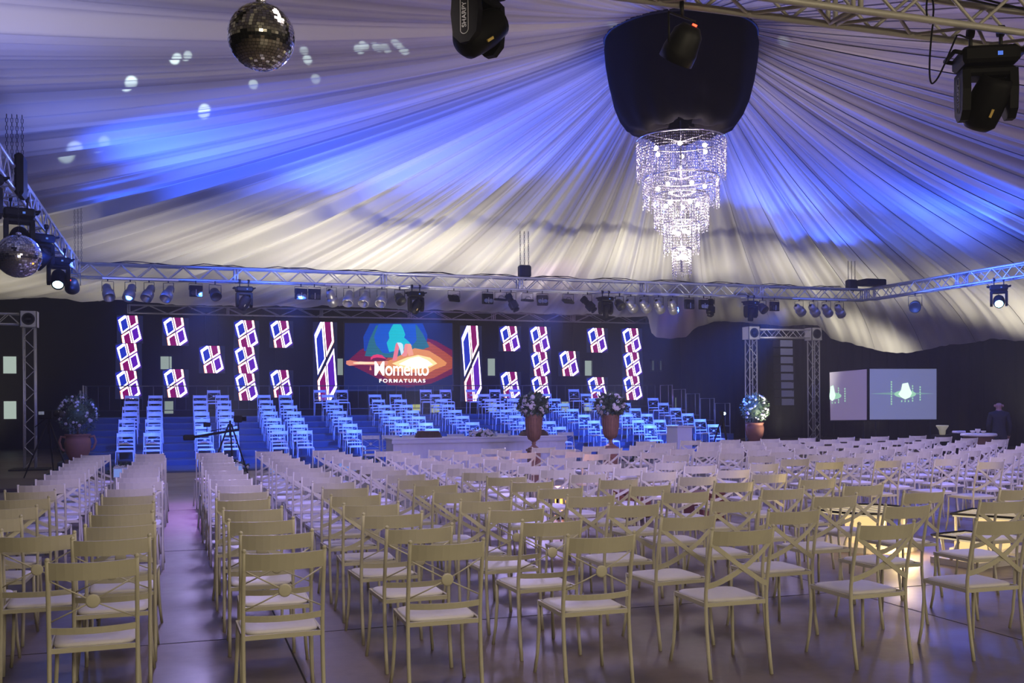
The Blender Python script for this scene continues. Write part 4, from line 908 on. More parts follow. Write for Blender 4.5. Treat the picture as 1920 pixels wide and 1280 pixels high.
for t_, pt_, cu in ((s2, pt2, 0.53), (s1, pt1, 0.08)):
    nn = (pt_(1, 0) - pt_(0, 0)).cross(pt_(0, 1) - pt_(0, 0)).normalized()
    if nn.dot(Vector((-1, -1, 0))) < 0: nn = -nn
    f1 = lambda u, v, p=pt_, n_=nn: p(u, v) + n_ * 0.004
    f2 = lambda u, v, p=pt_, n_=nn: p(u, v) + n_ * 0.008
    sc_ = 1.0 if t_ is s2 else 1.6
    soft_poly(t_, f1, [(max(0.005, u), v) for u, v in ell(cu, 0.50, 0.16 * sc_, 0.07)], M_FG, 'flare_glow')
    soft_poly(t_, f2, [(max(0.005, u), v) for u, v in [(cu - 0.10, 0.50), (cu - 0.06, 0.42), (cu - 0.04, 0.30), (cu + 0.04, 0.28), (cu + 0.07, 0.40), (cu + 0.10, 0.48), (cu + 0.07, 0.56), (cu, 0.60), (cu - 0.06, 0.56)]], M_FG2, 'flare_core')
    for du, v0, v1 in ((-0.20, 0.25, 0.72), (0.11, 0.33, 0.66), (0.22, 0.35, 0.64), (-0.05, 0.62, 0.67), (0.0, 0.62, 0.67), (0.05, 0.62, 0.67)):
        if cu + du * sc_ < 0.01: continue
        k = max(1, int((v1 - v0) / 0.045))
        mbb = MB()
        for i in range(k):
            va = v0 + (v1 - v0) * i / k; u0 = cu + du * sc_ - 0.008 * sc_; u1 = cu + du * sc_ + 0.008 * sc_
            mbb.add([f1(u0, va), f1(u1, va), f1(u1, va + 0.032), f1(u0, va + 0.032)], [[0, 1, 2, 3]])
        mbb.build('flare_dashes', M_FG, t_)

# ------------------------------------------------------------------ chairs
CW, CH, CD, SH = 0.405, 0.88, 0.40, 0.445
def back_y(z):     # backward sweep of the rear posts
    if z < SH: u = z / SH; return -0.055 * (1 - u) ** 1.5
    u = (z - SH) / (CH - SH); return -0.085 * u ** 1.4
def post_pts(x, n=9): return [(x, back_y(CH * i / n), CH * i / n) for i in range(n + 1)]
def strip(z0, z1, bow, thick=0.012, n=10, xw=CW / 2, lean=True, tilt=0.0):
    b = MB(); vs = []
    for i in range(n + 1):
        u = -1 + 2 * i / n; yb = -bow * (1 - u * u)
        for z in (z0, z1):
            zz = z + tilt * u
            vs += [(u * xw, back_y(z) + yb - thick / 2, zz), (u * xw, back_y(z) + yb + thick / 2, zz)]
    fs = []
    for i in range(n):
        a = 4 * i; c_ = 4 * (i + 1)
        fs += [[a, c_, c_ + 2, a + 2], [a + 1, a + 3, c_ + 3, c_ + 1], [a + 2, c_ + 2, c_ + 3, a + 3], [a, a + 1, c_ + 1, c_]]
    fs += [[0, 2, 3, 1], [4 * n, 4 * n + 1, 4 * n + 3, 4 * n + 2]]
    return b.add(vs, fs, 0, False)
def slat_x(sgn, n=10):
    b = MB(); vs = []
    xw = CW / 2
    for i in range(n + 1):
        u = -1 + 2 * i / n; s_ = (u + 1) / 2
        z = 0.535 + (0.80 - 0.535) * (s_ ** 1.25); x = sgn * u * xw; yb = back_y(z) - 0.055 * (1 - u * u) + (0.004 if sgn > 0 else -0.004)
        for dz in (-0.017, 0.017): vs += [(x, yb - 0.004, z + dz), (x, yb + 0.004, z + dz)]
    fs = []
    for i in range(n):
        a = 4 * i; c_ = 4 * (i + 1); fs += [[a, c_, c_ + 2, a + 2], [a + 1, a + 3, c_ + 3, c_ + 1], [a + 2, c_ + 2, c_ + 3, a + 3], [a, a + 1, c_ + 1, c_]]
    return b.add(vs, fs)
def seat_mb():
    b = MB(); n = 20; rings = []
    def outline(k, z):
        o = []
        for i in range(n):
            a = 2 * PI * i / n; c_, s_ = math.cos(a), math.sin(a); e = 0.35
            x = (abs(c_) ** e) * (1 if c_ > 0 else -1); y = (abs(s_) ** e) * (1 if s_ > 0 else -1)
            wx = (CW / 2 - 0.012 + 0.012 * (y + 1) / 2) * k; wy = (CD / 2 - 0.008) * k
            o.append((x * wx, CD / 2 + 0.012 + y * wy, z))
        return o
    for k, z in ((1.0, SH - 0.012), (1.01, SH - 0.002), (0.97, SH + 0.006), (0.85, SH + 0.010), (0.4, SH + 0.013)): rings += outline(k, z)
    fs = [[r_ * n + i, r_ * n + (i + 1) % n, (r_ + 1) * n + (i + 1) % n, (r_ + 1) * n + i] for r_ in range(4) for i in range(n)]
    fs += [list(range(n))[::-1], list(range(4 * n, 5 * n))]
    return b.add(rings, fs, 0, True)
def frame_mb(r=0.011):
    b = MB(); w_ = CW / 2; z = SH - 0.018
    b.box(-w_, -0.008, z - 0.012, w_, 0.008, z + 0.012); b.box(-w_ - 0.004, CD, z - 0.012, w_ + 0.004, CD + 0.014, z + 0.012)
    b.box(-w_ - 0.006, 0, z - 0.012, -w_ + 0.008, CD + 0.01, z + 0.012); b.box(w_ - 0.008, 0, z - 0.012, w_ + 0.006, CD + 0.01, z + 0.012); return b
def rear_leg_mb(x, n=8, k=9): return MB().tube(post_pts(x, k), 0.0115, n).ball((x, back_y(CH), CH + 0.006), 0.0125, 8, 4)
def front_leg_mb(x, n=8):
    sg = 1 if x > 0 else -1
    return MB().tube([(x, CD, SH - 0.01), (x + sg * 0.002, CD + 0.002, 0.28), (x + sg * 0.010, CD + 0.012, 0.12), (x + sg * 0.022, CD + 0.03, 0.0)], [0.011, 0.011, 0.0105, 0.010], n)
def rods_mb(n=5):
    out = []
    zc = 0.675; yc = back_y(zc) - 0.045
    for sx, z in ((-1, 0.785), (1, 0.785), (-1, 0.57), (1, 0.57)):
        x = sx * CW / 2; out.append(MB().tube([(0, yc, zc), (x * 0.5, (yc + back_y(z)) / 2 - 0.008, (zc + z) / 2), (x, back_y(z), z)], 0.0042, n))
    return out
def disc_mb(): zc = 0.675; return MB().lathe([(0.026, -0.006), (0.034, -0.004), (0.034, 0.004), (0.026, 0.006)], 18, rotM(PI / 2, 0, 0, (0, back_y(zc) - 0.046, zc)))

def make_near(kind):
    t = ob('audience_chair', None); t.empty_display_size = 0.2
    seat_mb().build('seat', M_SEAT, t); frame_mb().build('seat_frame', M_CHAIR, t)
    for x in (-1, 1):
        rear_leg_mb(x * CW / 2).build('leg', M_CHAIR, t); front_leg_mb(x * (CW / 2 - 0.004)).build('leg', M_CHAIR, t)
    strip(CH - 0.094, CH - 0.006, 0.07).build('top_rail', M_CHAIR, t)
    if kind == 'disc':
        strip(0.512, 0.545, 0.055, 0.008).build('lower_rail', M_CHAIR, t)
        for r_ in rods_mb(): r_.build('back_rod', M_CHAIR, t)
        disc_mb().build('medallion', M_CHAIR, t)
    else:
        for s_ in (-1, 1): slat_x(s_).build('cross_slat', M_CHAIR, t)
    return t
def far_mesh(kind, mt):
    b = MB()
    def merge(o): b.add(o.v, o.f, 0, False); b.sm[-len(o.f):] = o.sm
    merge(frame_mb())
    for x in (-1, 1): merge(MB().tube(post_pts(x * CW / 2, 5), 0.0115, 5)); merge(MB().tube([(x * (CW / 2), CD, SH - 0.01), (x * (CW / 2 + 0.01), CD + 0.01, 0.15), (x * (CW / 2 + 0.02), CD + 0.03, 0)], 0.011, 5))
    merge(strip(CH - 0.094, CH - 0.006, 0.07, n=6))
    if kind == 'disc':
        merge(strip(0.512, 0.545, 0.055, 0.008, n=6))
        for r_ in rods_mb(4): merge(r_)
        merge(MB().lathe([(0.032, -0.006), (0.036, 0.0), (0.032, 0.006)], 10, rotM(PI / 2, 0, 0, (0, back_y(0.675) - 0.046, 0.675))))
    else:
        merge(slat_x(-1, 6)); merge(slat_x(1, 6))
    return b.mesh('chair_frame', mt)
SEATM = seat_mb().mesh('seat', M_SEAT)
NEAR = {'disc': make_near('disc'), 'slat': make_near('slat')}; USED = set()
FARM = {k: far_mesh(k, M_CHAIR) for k in ('disc', 'slat')}
STAGEM = far_mesh('disc', M_CHAIRW)
ADJ = {'disc': 'disc-and-rod back', 'slat': 'flat crossed-slat back'}

def place_near(kind, x, y, rz, label, group):
    if kind in USED: o = copy_tree(NEAR[kind])
    else: o = NEAR[kind]; USED.add(kind)
    o.location = (x, y, 0); o.rotation_euler = (0, 0, rz); tag(o, label, 'chair', group)
def place_far(mesh, x, y, z, rz, label, group, name='audience_chair'):
    o = ob(name, mesh, None, (x, y, z), (0, 0, rz)); tag(o, label, 'chair', group); ob('seat', SEATM, o)

# measured left-post spots of the nearest rows; the rest follow the grid
meas = {(-1, 0): (-0.60, 5.42), (0, 0): (0.315, 5.38), (1, 0): (1.18, 5.39), (2, 0): (2.06, 5.34), (3, 0): (2.95, 5.31), (4, 0): (3.89, 5.22), (5, 0): (4.70, 5.14),
        (-2, 1): (-0.98, 6.55), (-1, 1): (-0.56, 6.23)}
rg = random.Random(5)
RX = 0.317; CP = 0.88; RP = 0.757; RY = 5.33
n_aud = 0
AVOID = [(5.95, 12.75), (6.7, 12.1)] + [(q_.x, q_.y) for q_ in (atT(1835, 812, 20.8), atT(1767, 818, 21.5), atT(1798, 810, 21.5), atT(1874, 900, 21.6))]
for j in range(0, 17):
    for k in range(-2, 20):
        X = RX + CP * k; Y = RY + RP * j
        if k < 0: X = -0.58 if k == -1 else -1.40
        if k >= 0: X += 0.0
        jx, jy, jr = rg.uniform(-0.035, 0.035), rg.uniform(-0.045, 0.045), rg.uniform(-0.07, 0.07)
        if k == -2 and j == 0: continue
        if (k, j) in meas: X, Y = meas[(k, j)]; jx = jy = 0; jr *= 0.4
        X += jx; Y += jy; cx = X + CW / 2
        if cx > 16.2: continue
        if cx > Y * 1.06 + 0.4: continue          # out of the frame to the right
        if j == 16 and k < 9: continue
        if j >= 15 and 3 <= k <= 8: continue
        if j == 14 and k == 9: continue
        if 6.55 < cx < 8.75 and 7.5 < Y < 10.1: continue   # lit tables
        if 4.7 < cx < 5.6 and 13.0 < Y < 13.7: continue    # lantern
        if any(math.hypot(cx - u, Y + 0.2 - v) < 0.62 for u, v in AVOID): continue
        kind = 'disc' if (j <= 2 and k <= 2) else 'slat'
        if k >= 0: pos = '%s seat right of the narrow aisle' % ORD[k + 1]
        else: pos = 'aisle seat left of the aisle' if k == -1 else 'second seat left of the aisle'
        rown = 'nearest row' if j == 0 else '%s row' % ORD[j + 1]
        lab = 'cream chair, %s, %s, %s' % ({'disc': 'disc back', 'slat': 'crossed-slat back'}[kind], rown, pos)
        if j <= 6: place_near(kind, cx, Y, jr, lab, 'cream chairs set out for the audience')
        else: place_far(FARM[kind], cx, Y, 0, jr, lab, 'cream chairs set out for the audience')
        n_aud += 1
# stage chairs, facing the audience
cols = [233, 286, 384, 432, 524, 570, 666, 767, 812, 901, 1003, 1050, 1138, 1222, 1262, 1342]
n_st = 0
for ci, px in enumerate(cols):
    X1 = atY(px, 800, T0).x
    for k in range(1, 8):
        if ci >= 14 and k > 6: continue
        X = X1 * (1 + 0.006 * (k - 1)) + rg.uniform(-0.03, 0.03)
        place_far(STAGEM, X, T0 + TD * (k - 1), 0.03 if k == 1 else (k - 1) * TR, PI + rg.uniform(-0.05, 0.05), 'white stage chair lit blue, %s step up, %s column from the left tower' % (ORD[k], ORD[ci + 1]), 'white chairs on the stage', 'stage_chair'); n_st += 1
for i, px in enumerate([401, 600, 641, 799, 836, 885, 929, 966, 1077, 1121]):
    X = atY(px, 740, T0 + TD * 7).x
    place_far(STAGEM, X, T0 + TD * 7, 7 * TR, PI + rg.uniform(-0.05, 0.05), 'white chair on the top stage step by the railing, %s of that back row' % ORD[i + 1], 'white chairs on the stage', 'stage_chair'); n_st += 1
print('CHAIRS', n_aud, n_st)

# ------------------------------------------------------------------ head table before the stage
tx0, tx1, ty = atY(737, 826, 22.3).x, atY(1060, 826, 22.3).x, 22.3
ht = thing('head_table', 'long white-clothed head table in front of the stage', 'table', (tx0, ty, 0))
L = tx1 - tx0; vs = []; k = 90
for i in range(k + 1):
    x = L * i / k; f = 0.018 * math.sin(i * 0.9) + 0.012 * math.sin(i * 2.3)
    vs += [(x, -0.02 + f, 0.01), (x, 0.0, 0.815)]
MB().add(vs, [[2 * i, 2 * i + 2, 2 * i + 3, 2 * i + 1] for i in range(k)], 0, True).add([(0, 0, 0.01), (0, 0.8, 0.01), (0, 0.8, 0.815), (0, 0, 0.815), (L, 0, 0.01), (L, 0.8, 0.01), (L, 0.8, 0.815), (L, 0, 0.815)], [[0, 3, 2, 1], [4, 5, 6, 7]]).build('tablecloth_skirt', M_CLOTH, ht)
MB().box(-0.03, -0.03, 0.80, L + 0.03, 0.85, 0.84, ch=0.012).build('tabletop', M_CLOTH, ht)
MB().box(-0.035, -0.036, 0.72, L + 0.035, -0.031, 0.80).build('top_valance', M_CLOTH, ht)
for i, px in enumerate([699, 737, 775, 860, 946, 1020, 1068]):
    place_far(STAGEM, atY(px, 820, 23.35).x, 23.55, 0, PI, 'white chair behind the head table, %s from its left end' % ORD[i + 1], 'chairs behind the head table', 'head_table_chair')
def wicker_box(px0, px1, label, dome=False):
    a, b_ = atY(px0, 826, 22.6), atY(px1, 826, 22.6); t = thing('wicker_basket', label, 'basket', ((a.x + b_.x) / 2, 22.65, 0.84), group='wicker baskets on the head table'); w_ = (b_.x - a.x) / 2; h = 0.15
    b = MB(); rows = 6
    for r_ in range(rows):
        u0, u1 = r_ / rows, (r_ + 1) / rows; s0, s1 = 1 - 0.22 * u0, 1 - 0.22 * u1
        if dome: s0, s1 = math.sqrt(max(0.05, 1 - u0 ** 2)), math.sqrt(max(0.05, 1 - u1 ** 2))
        n = 14
        for i in range(n):
            e = 0.006 if (i + r_) % 2 else 0
            x0, x1 = -1 + 2 * i / n, -1 + 2 * (i + 0.9) / n
            b.box(x0 * w_ * s0, -0.16 * s0 - e, h * u0, x1 * w_ * s0, 0.16 * s0 + e, h * (u1 - 0.02))
    b.build('woven_body', M_WICKER, t)
    MB().box(-w_ * 0.75, -0.10, 0, w_ * 0.75, 0.10, h * 0.9).build('lining', M_BLACK, t)
wicker_box(781, 827, 'dark trapezoid wicker basket on the head table')
wicker_box(978, 1026, 'dark domed wicker basket behind the first urn', True)

def rose_mesh(r=0.04):
    b = MB(); 
    b.lathe([(0.001, -r), (r * 0.8, -r * 0.5), (r, 0.0), (r * 0.9, r * 0.5), (r * 0.72, r * 0.62), (r * 0.68, r * 0.30), (r * 0.5, r * 0.35), (r * 0.42, r * 0.68), (r * 0.25, r * 0.7), (r * 0.2, r * 0.4), (0.001, r * 0.75)], 9); return b.mesh('rose', M_ROSE)
ROSE = rose_mesh()
def foliage(parent, c, rx, rz, nl, leaf=0.05, seed=1, nroses=20, rs_=1.0, name='foliage', shell=0.75):
    r = random.Random(seed); b = MB(); c = Vector(c)
    b.ball(c, rx * 0.62, 10, 7, sz=rz / rx)
    for i in range(nl):
        d = Vector((r.gauss(0, 1), r.gauss(0, 1), r.gauss(0, 1))).normalized(); q = r.uniform(shell, 1.06)
        p = c + Vector((d.x * rx * q, d.y * rx * q, d.z * rz * q)); a = Vector((r.gauss(0, 1), r.gauss(0, 1), r.gauss(0, 1))).normalized(); e = d.cross(a).normalized()
        l = leaf * r.uniform(0.6, 1.3); dd = (d + a * 0.7).normalized()
        b.add([p, p + dd * l * 0.5 + e * l * 0.28, p + dd * l, p + dd * l * 0.5 - e * l * 0.28], [[0, 1, 2, 3]])
    o = b.build(name, M_LEAF, parent); o['kind'] = 'stuff'
    for i in range(nroses):
        la = math.asin(r.uniform(-0.8, 0.95)); lo = -PI / 2 + r.uniform(-1.7, 1.7) if i % 4 else r.uniform(0, 2 * PI)
        d = Vector((math.cos(la) * math.cos(lo), math.cos(la) * math.sin(lo), math.sin(la)))
        ro = ob('rose', ROSE, parent, c + Vector((d.x * rx, d.y * rx, d.z * rz)) * 1.0, d.to_track_quat('Z', 'Y').to_euler()); s_ = rs_ * r.uniform(0.75, 1.2); ro.scale = (s_, s_, s_)
# flowers on the head table
t = thing('table_flowers', 'low mound of pale roses on the head table', 'flowers', (atY(903, 826, 22.6).x, 22.65, 0.84))
foliage(t, (0, 0, 0.06), 0.26, 0.13, 160, 0.06, 3, 46, 0.9)
for px in (930, 955, 1026): 
    t = thing('drinking_glass', 'clear glass on the head table near the flowers, %s from them' % {930: 'first', 955: 'second', 1026: 'third'}[px], 'glass', (atY(px, 826, 22.6).x, 22.6, 0.84), group='glasses on the head table')
    MB().lathe([(0.025, 0), (0.032, 0.01), (0.034, 0.11), (0.031, 0.11), (0.029, 0.012)], 12).build('glass_body', mat('pale_glass', (0.6, 0.65, 0.8), 0.1, 0.2), t)

# tall urns on pedestals
def urn(px, label, seed, tt):
    c = atT(px, 841, tt); t = thing('flower_urn', label, 'urn', (c.x, c.y, 0), group='tall urns with flowers'); zb = c.z + (0.05 if seed == 1 else 0.0)
    zb = atT(px, 840 if seed == 1 else 836, tt).z
    pd = MB().box(-0.13, -0.13, 0, 0.13, 0.13, 0.05, ch=0.01).box(-0.105, -0.105, 0.05, 0.105, 0.105, zb - 0.06, ch=0.01).box(-0.125, -0.125, zb - 0.06, 0.125, 0.125, zb - 0.015, ch=0.008).build('pedestal', M_COPPER, t)
    MB().lathe([(0.07, 0), (0.07, 0.012), (0.055, 0.014)], 4, rotM(PI / 2, 0, 0, (0, -0.105, zb - 0.2))).build('square_panel', M_TERRA, pd)
    zt = atT(px, 776, tt).z; H = zt - zb
    b = MB().lathe([(0.115, zb - 0.015), (0.12, zb), (0.085, zb + 0.02), (0.045, zb + 0.05), (0.032, zb + 0.075), (0.045, zb + 0.095), (0.032, zb + 0.115), (0.05, zb + 0.135), (0.10, zb + H * 0.26), (0.135, zb + H * 0.40), (0.155, zb + H * 0.65), (0.165, zb + H * 0.88), (0.178, zb + H * 0.96), (0.172, zt), (0.15, zt), (0.14, zt - 0.05)], 24)
    u = b.build('urn_body', M_COPPER, t)
    rib = MB()
    for i in range(20):
        a = 2 * PI * i / 20; rib.tube([((r_ + 0.002) * math.cos(a), (r_ + 0.002) * math.sin(a), zb + H * q) for r_, q in ((0.10, 0.26), (0.135, 0.40), (0.155, 0.65), (0.165, 0.88))], 0.007, 4)
    rib.build('fluting', M_COPPER, u)
    foliage(t, (0, 0, zt + 0.17), 0.27, 0.21, 900, 0.075, seed, 24, 1.15)
urn(1001, 'tall copper urn of white roses beside the end of the head table', 1, 19.6)
urn(1145, 'tall copper urn of white roses on a square pedestal beside chairs', 2, 19.6)

# potted plants
def pot_plant(c, s, label, seed, base=0.0):
    t = thing('potted_tree', label, 'potted plant', (c[0], c[1], base), 0.3, 'ball-shaped flowering plants in terracotta pots')
    MB().lathe([(0.16, 0), (0.18, 0.03), (0.25, 0.18), (0.28, 0.36), (0.26, 0.46), (0.22, 0.50), (0.27, 0.54), (0.275, 0.57), (0.24, 0.57), (0.22, 0.52)], 24).build('pot', M_TERRA, t).scale = (s, s, s)
    for x in (-1, 1):
        MB().tube([(x * 0.24 * s, 0, 0.50 * s), (x * 0.34 * s, 0, 0.52 * s), (x * 0.38 * s, 0, 0.40 * s), (x * 0.33 * s, 0, 0.25 * s), (x * 0.27 * s, 0, 0.2 * s)], 0.028 * s, 7).build('pot_handle', M_TERRA, t)
    MB().tube([(0, 0, 0.5 * s), (0.01, 0, 0.75 * s)], 0.03 * s, 7).build('stem', M_WOOD, t)
    foliage(t, (0, 0, 1.0 * s), 0.40 * s, 0.42 * s, 1100, 0.06, seed, 40, 0.85)
c = atT(146, 862, 25.0); pot_plant((c.x, c.y), 1.12, 'flowering ball tree in terracotta pot beside the left tower', 5, max(0.0, c.z))
c = atT(1415, 826, 29.0); pot_plant((c.x, c.y), 0.95, 'flowering ball tree in terracotta pot at the foot of the goal post', 6, max(0.0, c.z - 0.02))
for px, py, tt, dz in ((146, 862, 25.0, 0.0), (1415, 826, 29.0, -0.02)):
    c = atT(px, py, tt); z = max(0.0, c.z + dz)
    if z > 0.03: tag(MB().box(c.x - 0.3, c.y - 0.3, 0, c.x + 0.3, c.y + 0.3, z, ch=0.01).build('plant_stand', M_WOOD), 'dark wooden block under the %s potted tree' % ('tower-side' if px < 500 else 'goal-post'), 'stand')

# low flower strips and step lights at stage foot
for i, (px, n_) in enumerate(((236, 8), (437, 6), (690, 6), (1195, 6), (1330, 5))):
    c = atY(px, 860, 25.2); t = thing('floor_flowers', 'low white flower clump on the floor at the stage foot, %s from the left tower' % ORD[i + 1], 'flowers', (c.x, 25.2, 0), group='floor flowers at the stage foot')
    foliage(t, (0, 0, 0.12), 0.34, 0.13, 220, 0.09, 20 + i, n_ * 2, 1.2)
for i, px in enumerate((232, 436, 520, 650)):
    c = atY(px, 870, 24.3); t = thing('floor_lightbox', 'small pale blue lit box before the stage, %s from the left tower' % ORD[i + 1], 'light box', (c.x, 24.3, 0), group='pale lit boxes before the stage')
    MB().box(-0.22, -0.14, 0, 0.22, 0.14, 0.24, ch=0.012).build('housing', M_CLOTH, t)
    MB().box(-0.2, -0.146, 0.03, 0.2, -0.141, 0.21).build('lit_face', emis('pale_blue_face', (0.25, 0.38, 1.0), 0.7), t)

# lectern
c = atY(1274, 828, 22.2); t = thing('lectern', 'plain white lectern right of the stage chairs', 'lectern', (c.x, 22.2, 0), 0.25)
MB().box(-0.24, -0.2, 0, 0.24, 0.2, 1.0, ch=0.01).build('lectern_body', M_CLOTH, t); MB().box(-0.27, -0.24, 1.0, 0.27, 0.22, 1.03, ch=0.008).build('reading_top', M_CLOTH, t)
MB().tube([(0.15, 0, 1.03), (0.18, -0.02, 1.2), (0.14, -0.08, 1.28)], 0.006, 6).build('microphone', M_BLACK, t)

# ------------------------------------------------------------------ lit glass tables
M_WL = emis('warm_underlight', (1.0, 0.66, 0.28), 1.2); M_WTOP = emis('warm_lit_top', (0.85, 0.68, 0.42), 0.75); M_ACR = mat('white_acrylic', (0.72, 0.68, 0.6), 0.3)
def lit_table(x, y, r, h, label, rz, sq=False):
    t = thing('lit_table', label, 'table', (x, y, 0), rz, 'low glowing tables among the chairs')
    n = 4 if sq else 28; ph = PI / 4 if sq else 0
    def ring(R, z0, z1, nm, m):
        return MB().prism([(R * math.cos(2 * PI * i / n + ph), R * math.sin(2 * PI * i / n + ph)) for i in range(n)], z0, z1).build(nm, m, t)
    ring(r * 1.04, 0, 0.06, 'base_slab', M_ACR); ring(r * 0.42, 0.06, h - 0.06, 'glow_core', M_WL)
    pn = 8 if not sq else 4
    for i in range(pn):
        a = 2 * PI * (i + 0.5) / pn + ph; R = r * 0.84
        MB().tube([(R * math.cos(a), R * math.sin(a), 0.06), (R * 0.95 * math.cos(a + 0.25), R * 0.95 * math.sin(a + 0.25), h - 0.03)], 0.016, 6).build('strut', M_ACR, t)
    ring(r * 0.96, h - 0.03, h - 0.005, 'lit_panel', M_WTOP)
    for i in range(5):
        xx = -r * 0.6 + i * r * 0.3; hw = math.sqrt(max(0.01, (r * 0.92) ** 2 - xx * xx)) if not sq else r * 0.62
        MB().box(xx - 0.008, -hw, h - 0.005, xx + 0.008, hw, h + 0.002).build('top_slat', M_ACR, t)
    pts = [(r * math.cos(2 * PI * i / n + ph), r * math.sin(2 * PI * i / n + ph), h) for i in range(n + 1)]
    MB().tube(pts, 0.012, 6, caps=False).build('black_rim', M_BLACK, t)
lit_table(7.25, 9.45, 0.52, 0.42, 'low round table glowing warm white, black rim, among chairs', 0)
lit_table(8.2, 8.6, 0.45, 0.42, 'low square glowing table with black edge, nearer the frame edge', 0.5, True)
lit_table(7.45, 8.1, 0.36, 0.28, 'smallest low glowing table, amber lit inside, nearest the camera', 0.2, True)
point('table_glow', (7.2, 8.75, 0.2), 26, (1, 0.7, 0.3), 0.1); point('table_glow', (7.7, 9.3, 0.62), 10, (1, 0.75, 0.4), 0.2)
t = thing('floor_lantern', 'small amber lantern glowing between the middle chair rows', 'lantern', (5.12, 13.35, 0), 0.2)
MB().box(-0.14, -0.14, 0, 0.14, 0.14, 0.03).box(-0.14, -0.14, 0.40, 0.14, 0.14, 0.43).build('lantern_plates', M_BLACKM, t)
for x in (-1, 1):
    for y in (-1, 1): MB().box(x * 0.13 - 0.012, y * 0.13 - 0.012, 0.03, x * 0.13 + 0.012, y * 0.13 + 0.012, 0.40).build('corner_post', M_BLACKM, t)
for i, x in enumerate((-0.06, 0.02, 0.07)): MB().tube([(x, 0, 0.03), (x, 0, 0.34 - 0.05 * i)], 0.022, 8).build('candle', emis('amber_flame', (1.0, 0.35, 0.05), 5), t)
point('lantern_glow', (5.12, 13.2, 0.5), 8, (1, 0.4, 0.1), 0.1)
# brown stools beside lantern
for i, (x, y) in enumerate(((5.95, 12.75), (6.7, 12.1))):
    t = thing('brown_cube_stool', 'low brown cube stool %s' % ('next to the amber lantern' if i == 0 else 'farther from the amber lantern, toward the lit tables'), 'stool', (x, y, 0), 0.3 * i, 'brown cube stools')
    MB().box(-0.2, -0.2, 0.04, 0.2, 0.2, 0.36, ch=0.02).build('stool_body', mat('brown_leather', (0.16, 0.05, 0.04), 0.5, noise=0.2), t); MB().box(-0.21, -0.21, 0.36, 0.21, 0.21, 0.42, ch=0.02).build('cushion', MATS['brown_leather'], t)

# ------------------------------------------------------------------ cameras and stands
def tripod(parent, h, spread, m=M_BLACK):
    for i in range(3):
        a = 2 * PI * i / 3 + 0.6; MB().tube([(0.03 * math.cos(a), 0.03 * math.sin(a), h), (spread * 0.55 * math.cos(a), spread * 0.55 * math.sin(a), h * 0.48), (spread * math.cos(a), spread * math.sin(a), 0.01)], [0.02, 0.018, 0.012], 6).build('leg', m, parent)
    MB().tube([(0, 0, h - 0.25), (0, 0, h + 0.08)], 0.025, 8).build('centre_column', m, parent)
c = atT(92, 880, 22.5); t = thing('video_camera', 'video camera on black tripod beside the left potted tree', 'camera', (c.x, c.y, 0), 0.9); tripod(t, 1.25, 0.55)
o = MB().box(-0.10, -0.2, 1.33, 0.10, 0.2, 1.52, ch=0.02).build('camera_body', M_BLACK, t)
MB().lathe([(0.06, 0), (0.06, 0.14), (0.075, 0.15), (0.075, 0.19)], 14, rotM(PI / 2, 0, 0, (0, -0.2, 1.43))).build('lens', M_BLACKM, o)
MB().box(-0.17, 0.02, 1.43, -0.11, 0.12, 1.50).build('viewfinder', mat('grey_lcd', (0.3, 0.32, 0.36), 0.3, emit=(0.2, 0.22, 0.28), es=0.6), o)
MB().tube([(0, 0.1, 1.33), (0.05, 0.45, 1.15)], 0.01, 6).build('pan_handle', M_BLACK, t)
c = atT(432, 885, 22.0); t = thing('camera_crane', 'black camera crane on a stand crossing the stage chairs', 'camera crane', (c.x, c.y, 0)); tripod(t, 1.2, 0.5)
P0 = atT(358, 820, 22.0) - Vector((c.x, c.y, 0)); P1 = atT(448, 805, 22.3) - Vector((c.x, c.y, 0))
P0.y -= 0.0; MB().tube([P0, P1], 0.028, 6).build('crane_arm', M_BLACK, t); P2 = atT(395, 808, 22.1) - Vector((c.x, c.y, 0)); MB().tube([P2, P1 + Vector((0, 0, 0.1))], 0.01, 5).build('tension_rod', M_BLACK, t)
MB().box(P0.x - 0.16, P0.y - 0.07, P0.z - 0.06, P0.x + 0.08, P0.y + 0.07, P0.z + 0.06, ch=0.02).build('counterweight', M_BLACK, t)
P3 = atT(446, 785, 22.3) - Vector((c.x, c.y, 0)); MB().box(P3.x - 0.09, P3.y - 0.1, P3.z - 0.08, P3.x + 0.09, P3.y + 0.1, P3.z + 0.08, ch=0.02).lathe([(0.05, 0), (0.05, 0.12), (0.06, 0.13)], 12, rotM(0, PI / 2, 0, (P3.x + 0.05, P3.y, P3.z))).build('crane_camera', M_BLACK, t)
MB().tube([P1, P3], 0.012, 6).build('camera_bracket', M_BLACK, t)
P4 = atT(388, 796, 22.1) - Vector((c.x, c.y, 0)); MB().box(P4.x - 0.075, P4.y - 0.015, P4.z - 0.05, P4.x + 0.075, P4.y + 0.015, P4.z + 0.05, ch=0.006).tube([P4, P4 + Vector((0, 0, -0.16))], 0.008, 5).build('monitor', M_BLACK, t)
c = atT(1355, 850, 27.0); t = thing('light_stand', 'thin tripod stand with a small bright blue-white lamp', 'light stand', (c.x, c.y, 0)); tripod(t, 1.15, 0.4)
z = atT(1355, 775, 27.0).z; MB().box(-0.06, -0.08, z - 0.05, 0.06, 0.06, z + 0.06, ch=0.01).tube([(0, 0, 1.1), (0, 0, z)], 0.012, 6).build('lamp_housing', M_BLACK, t)
MB().lathe([(0.0001, 0), (0.04, 0)], 14, rotM(PI / 2, 0, -0.3, (0.01, -0.083, z))).build('lamp_face', emis('cool_lamp', (0.5, 0.75, 1), 12), t)
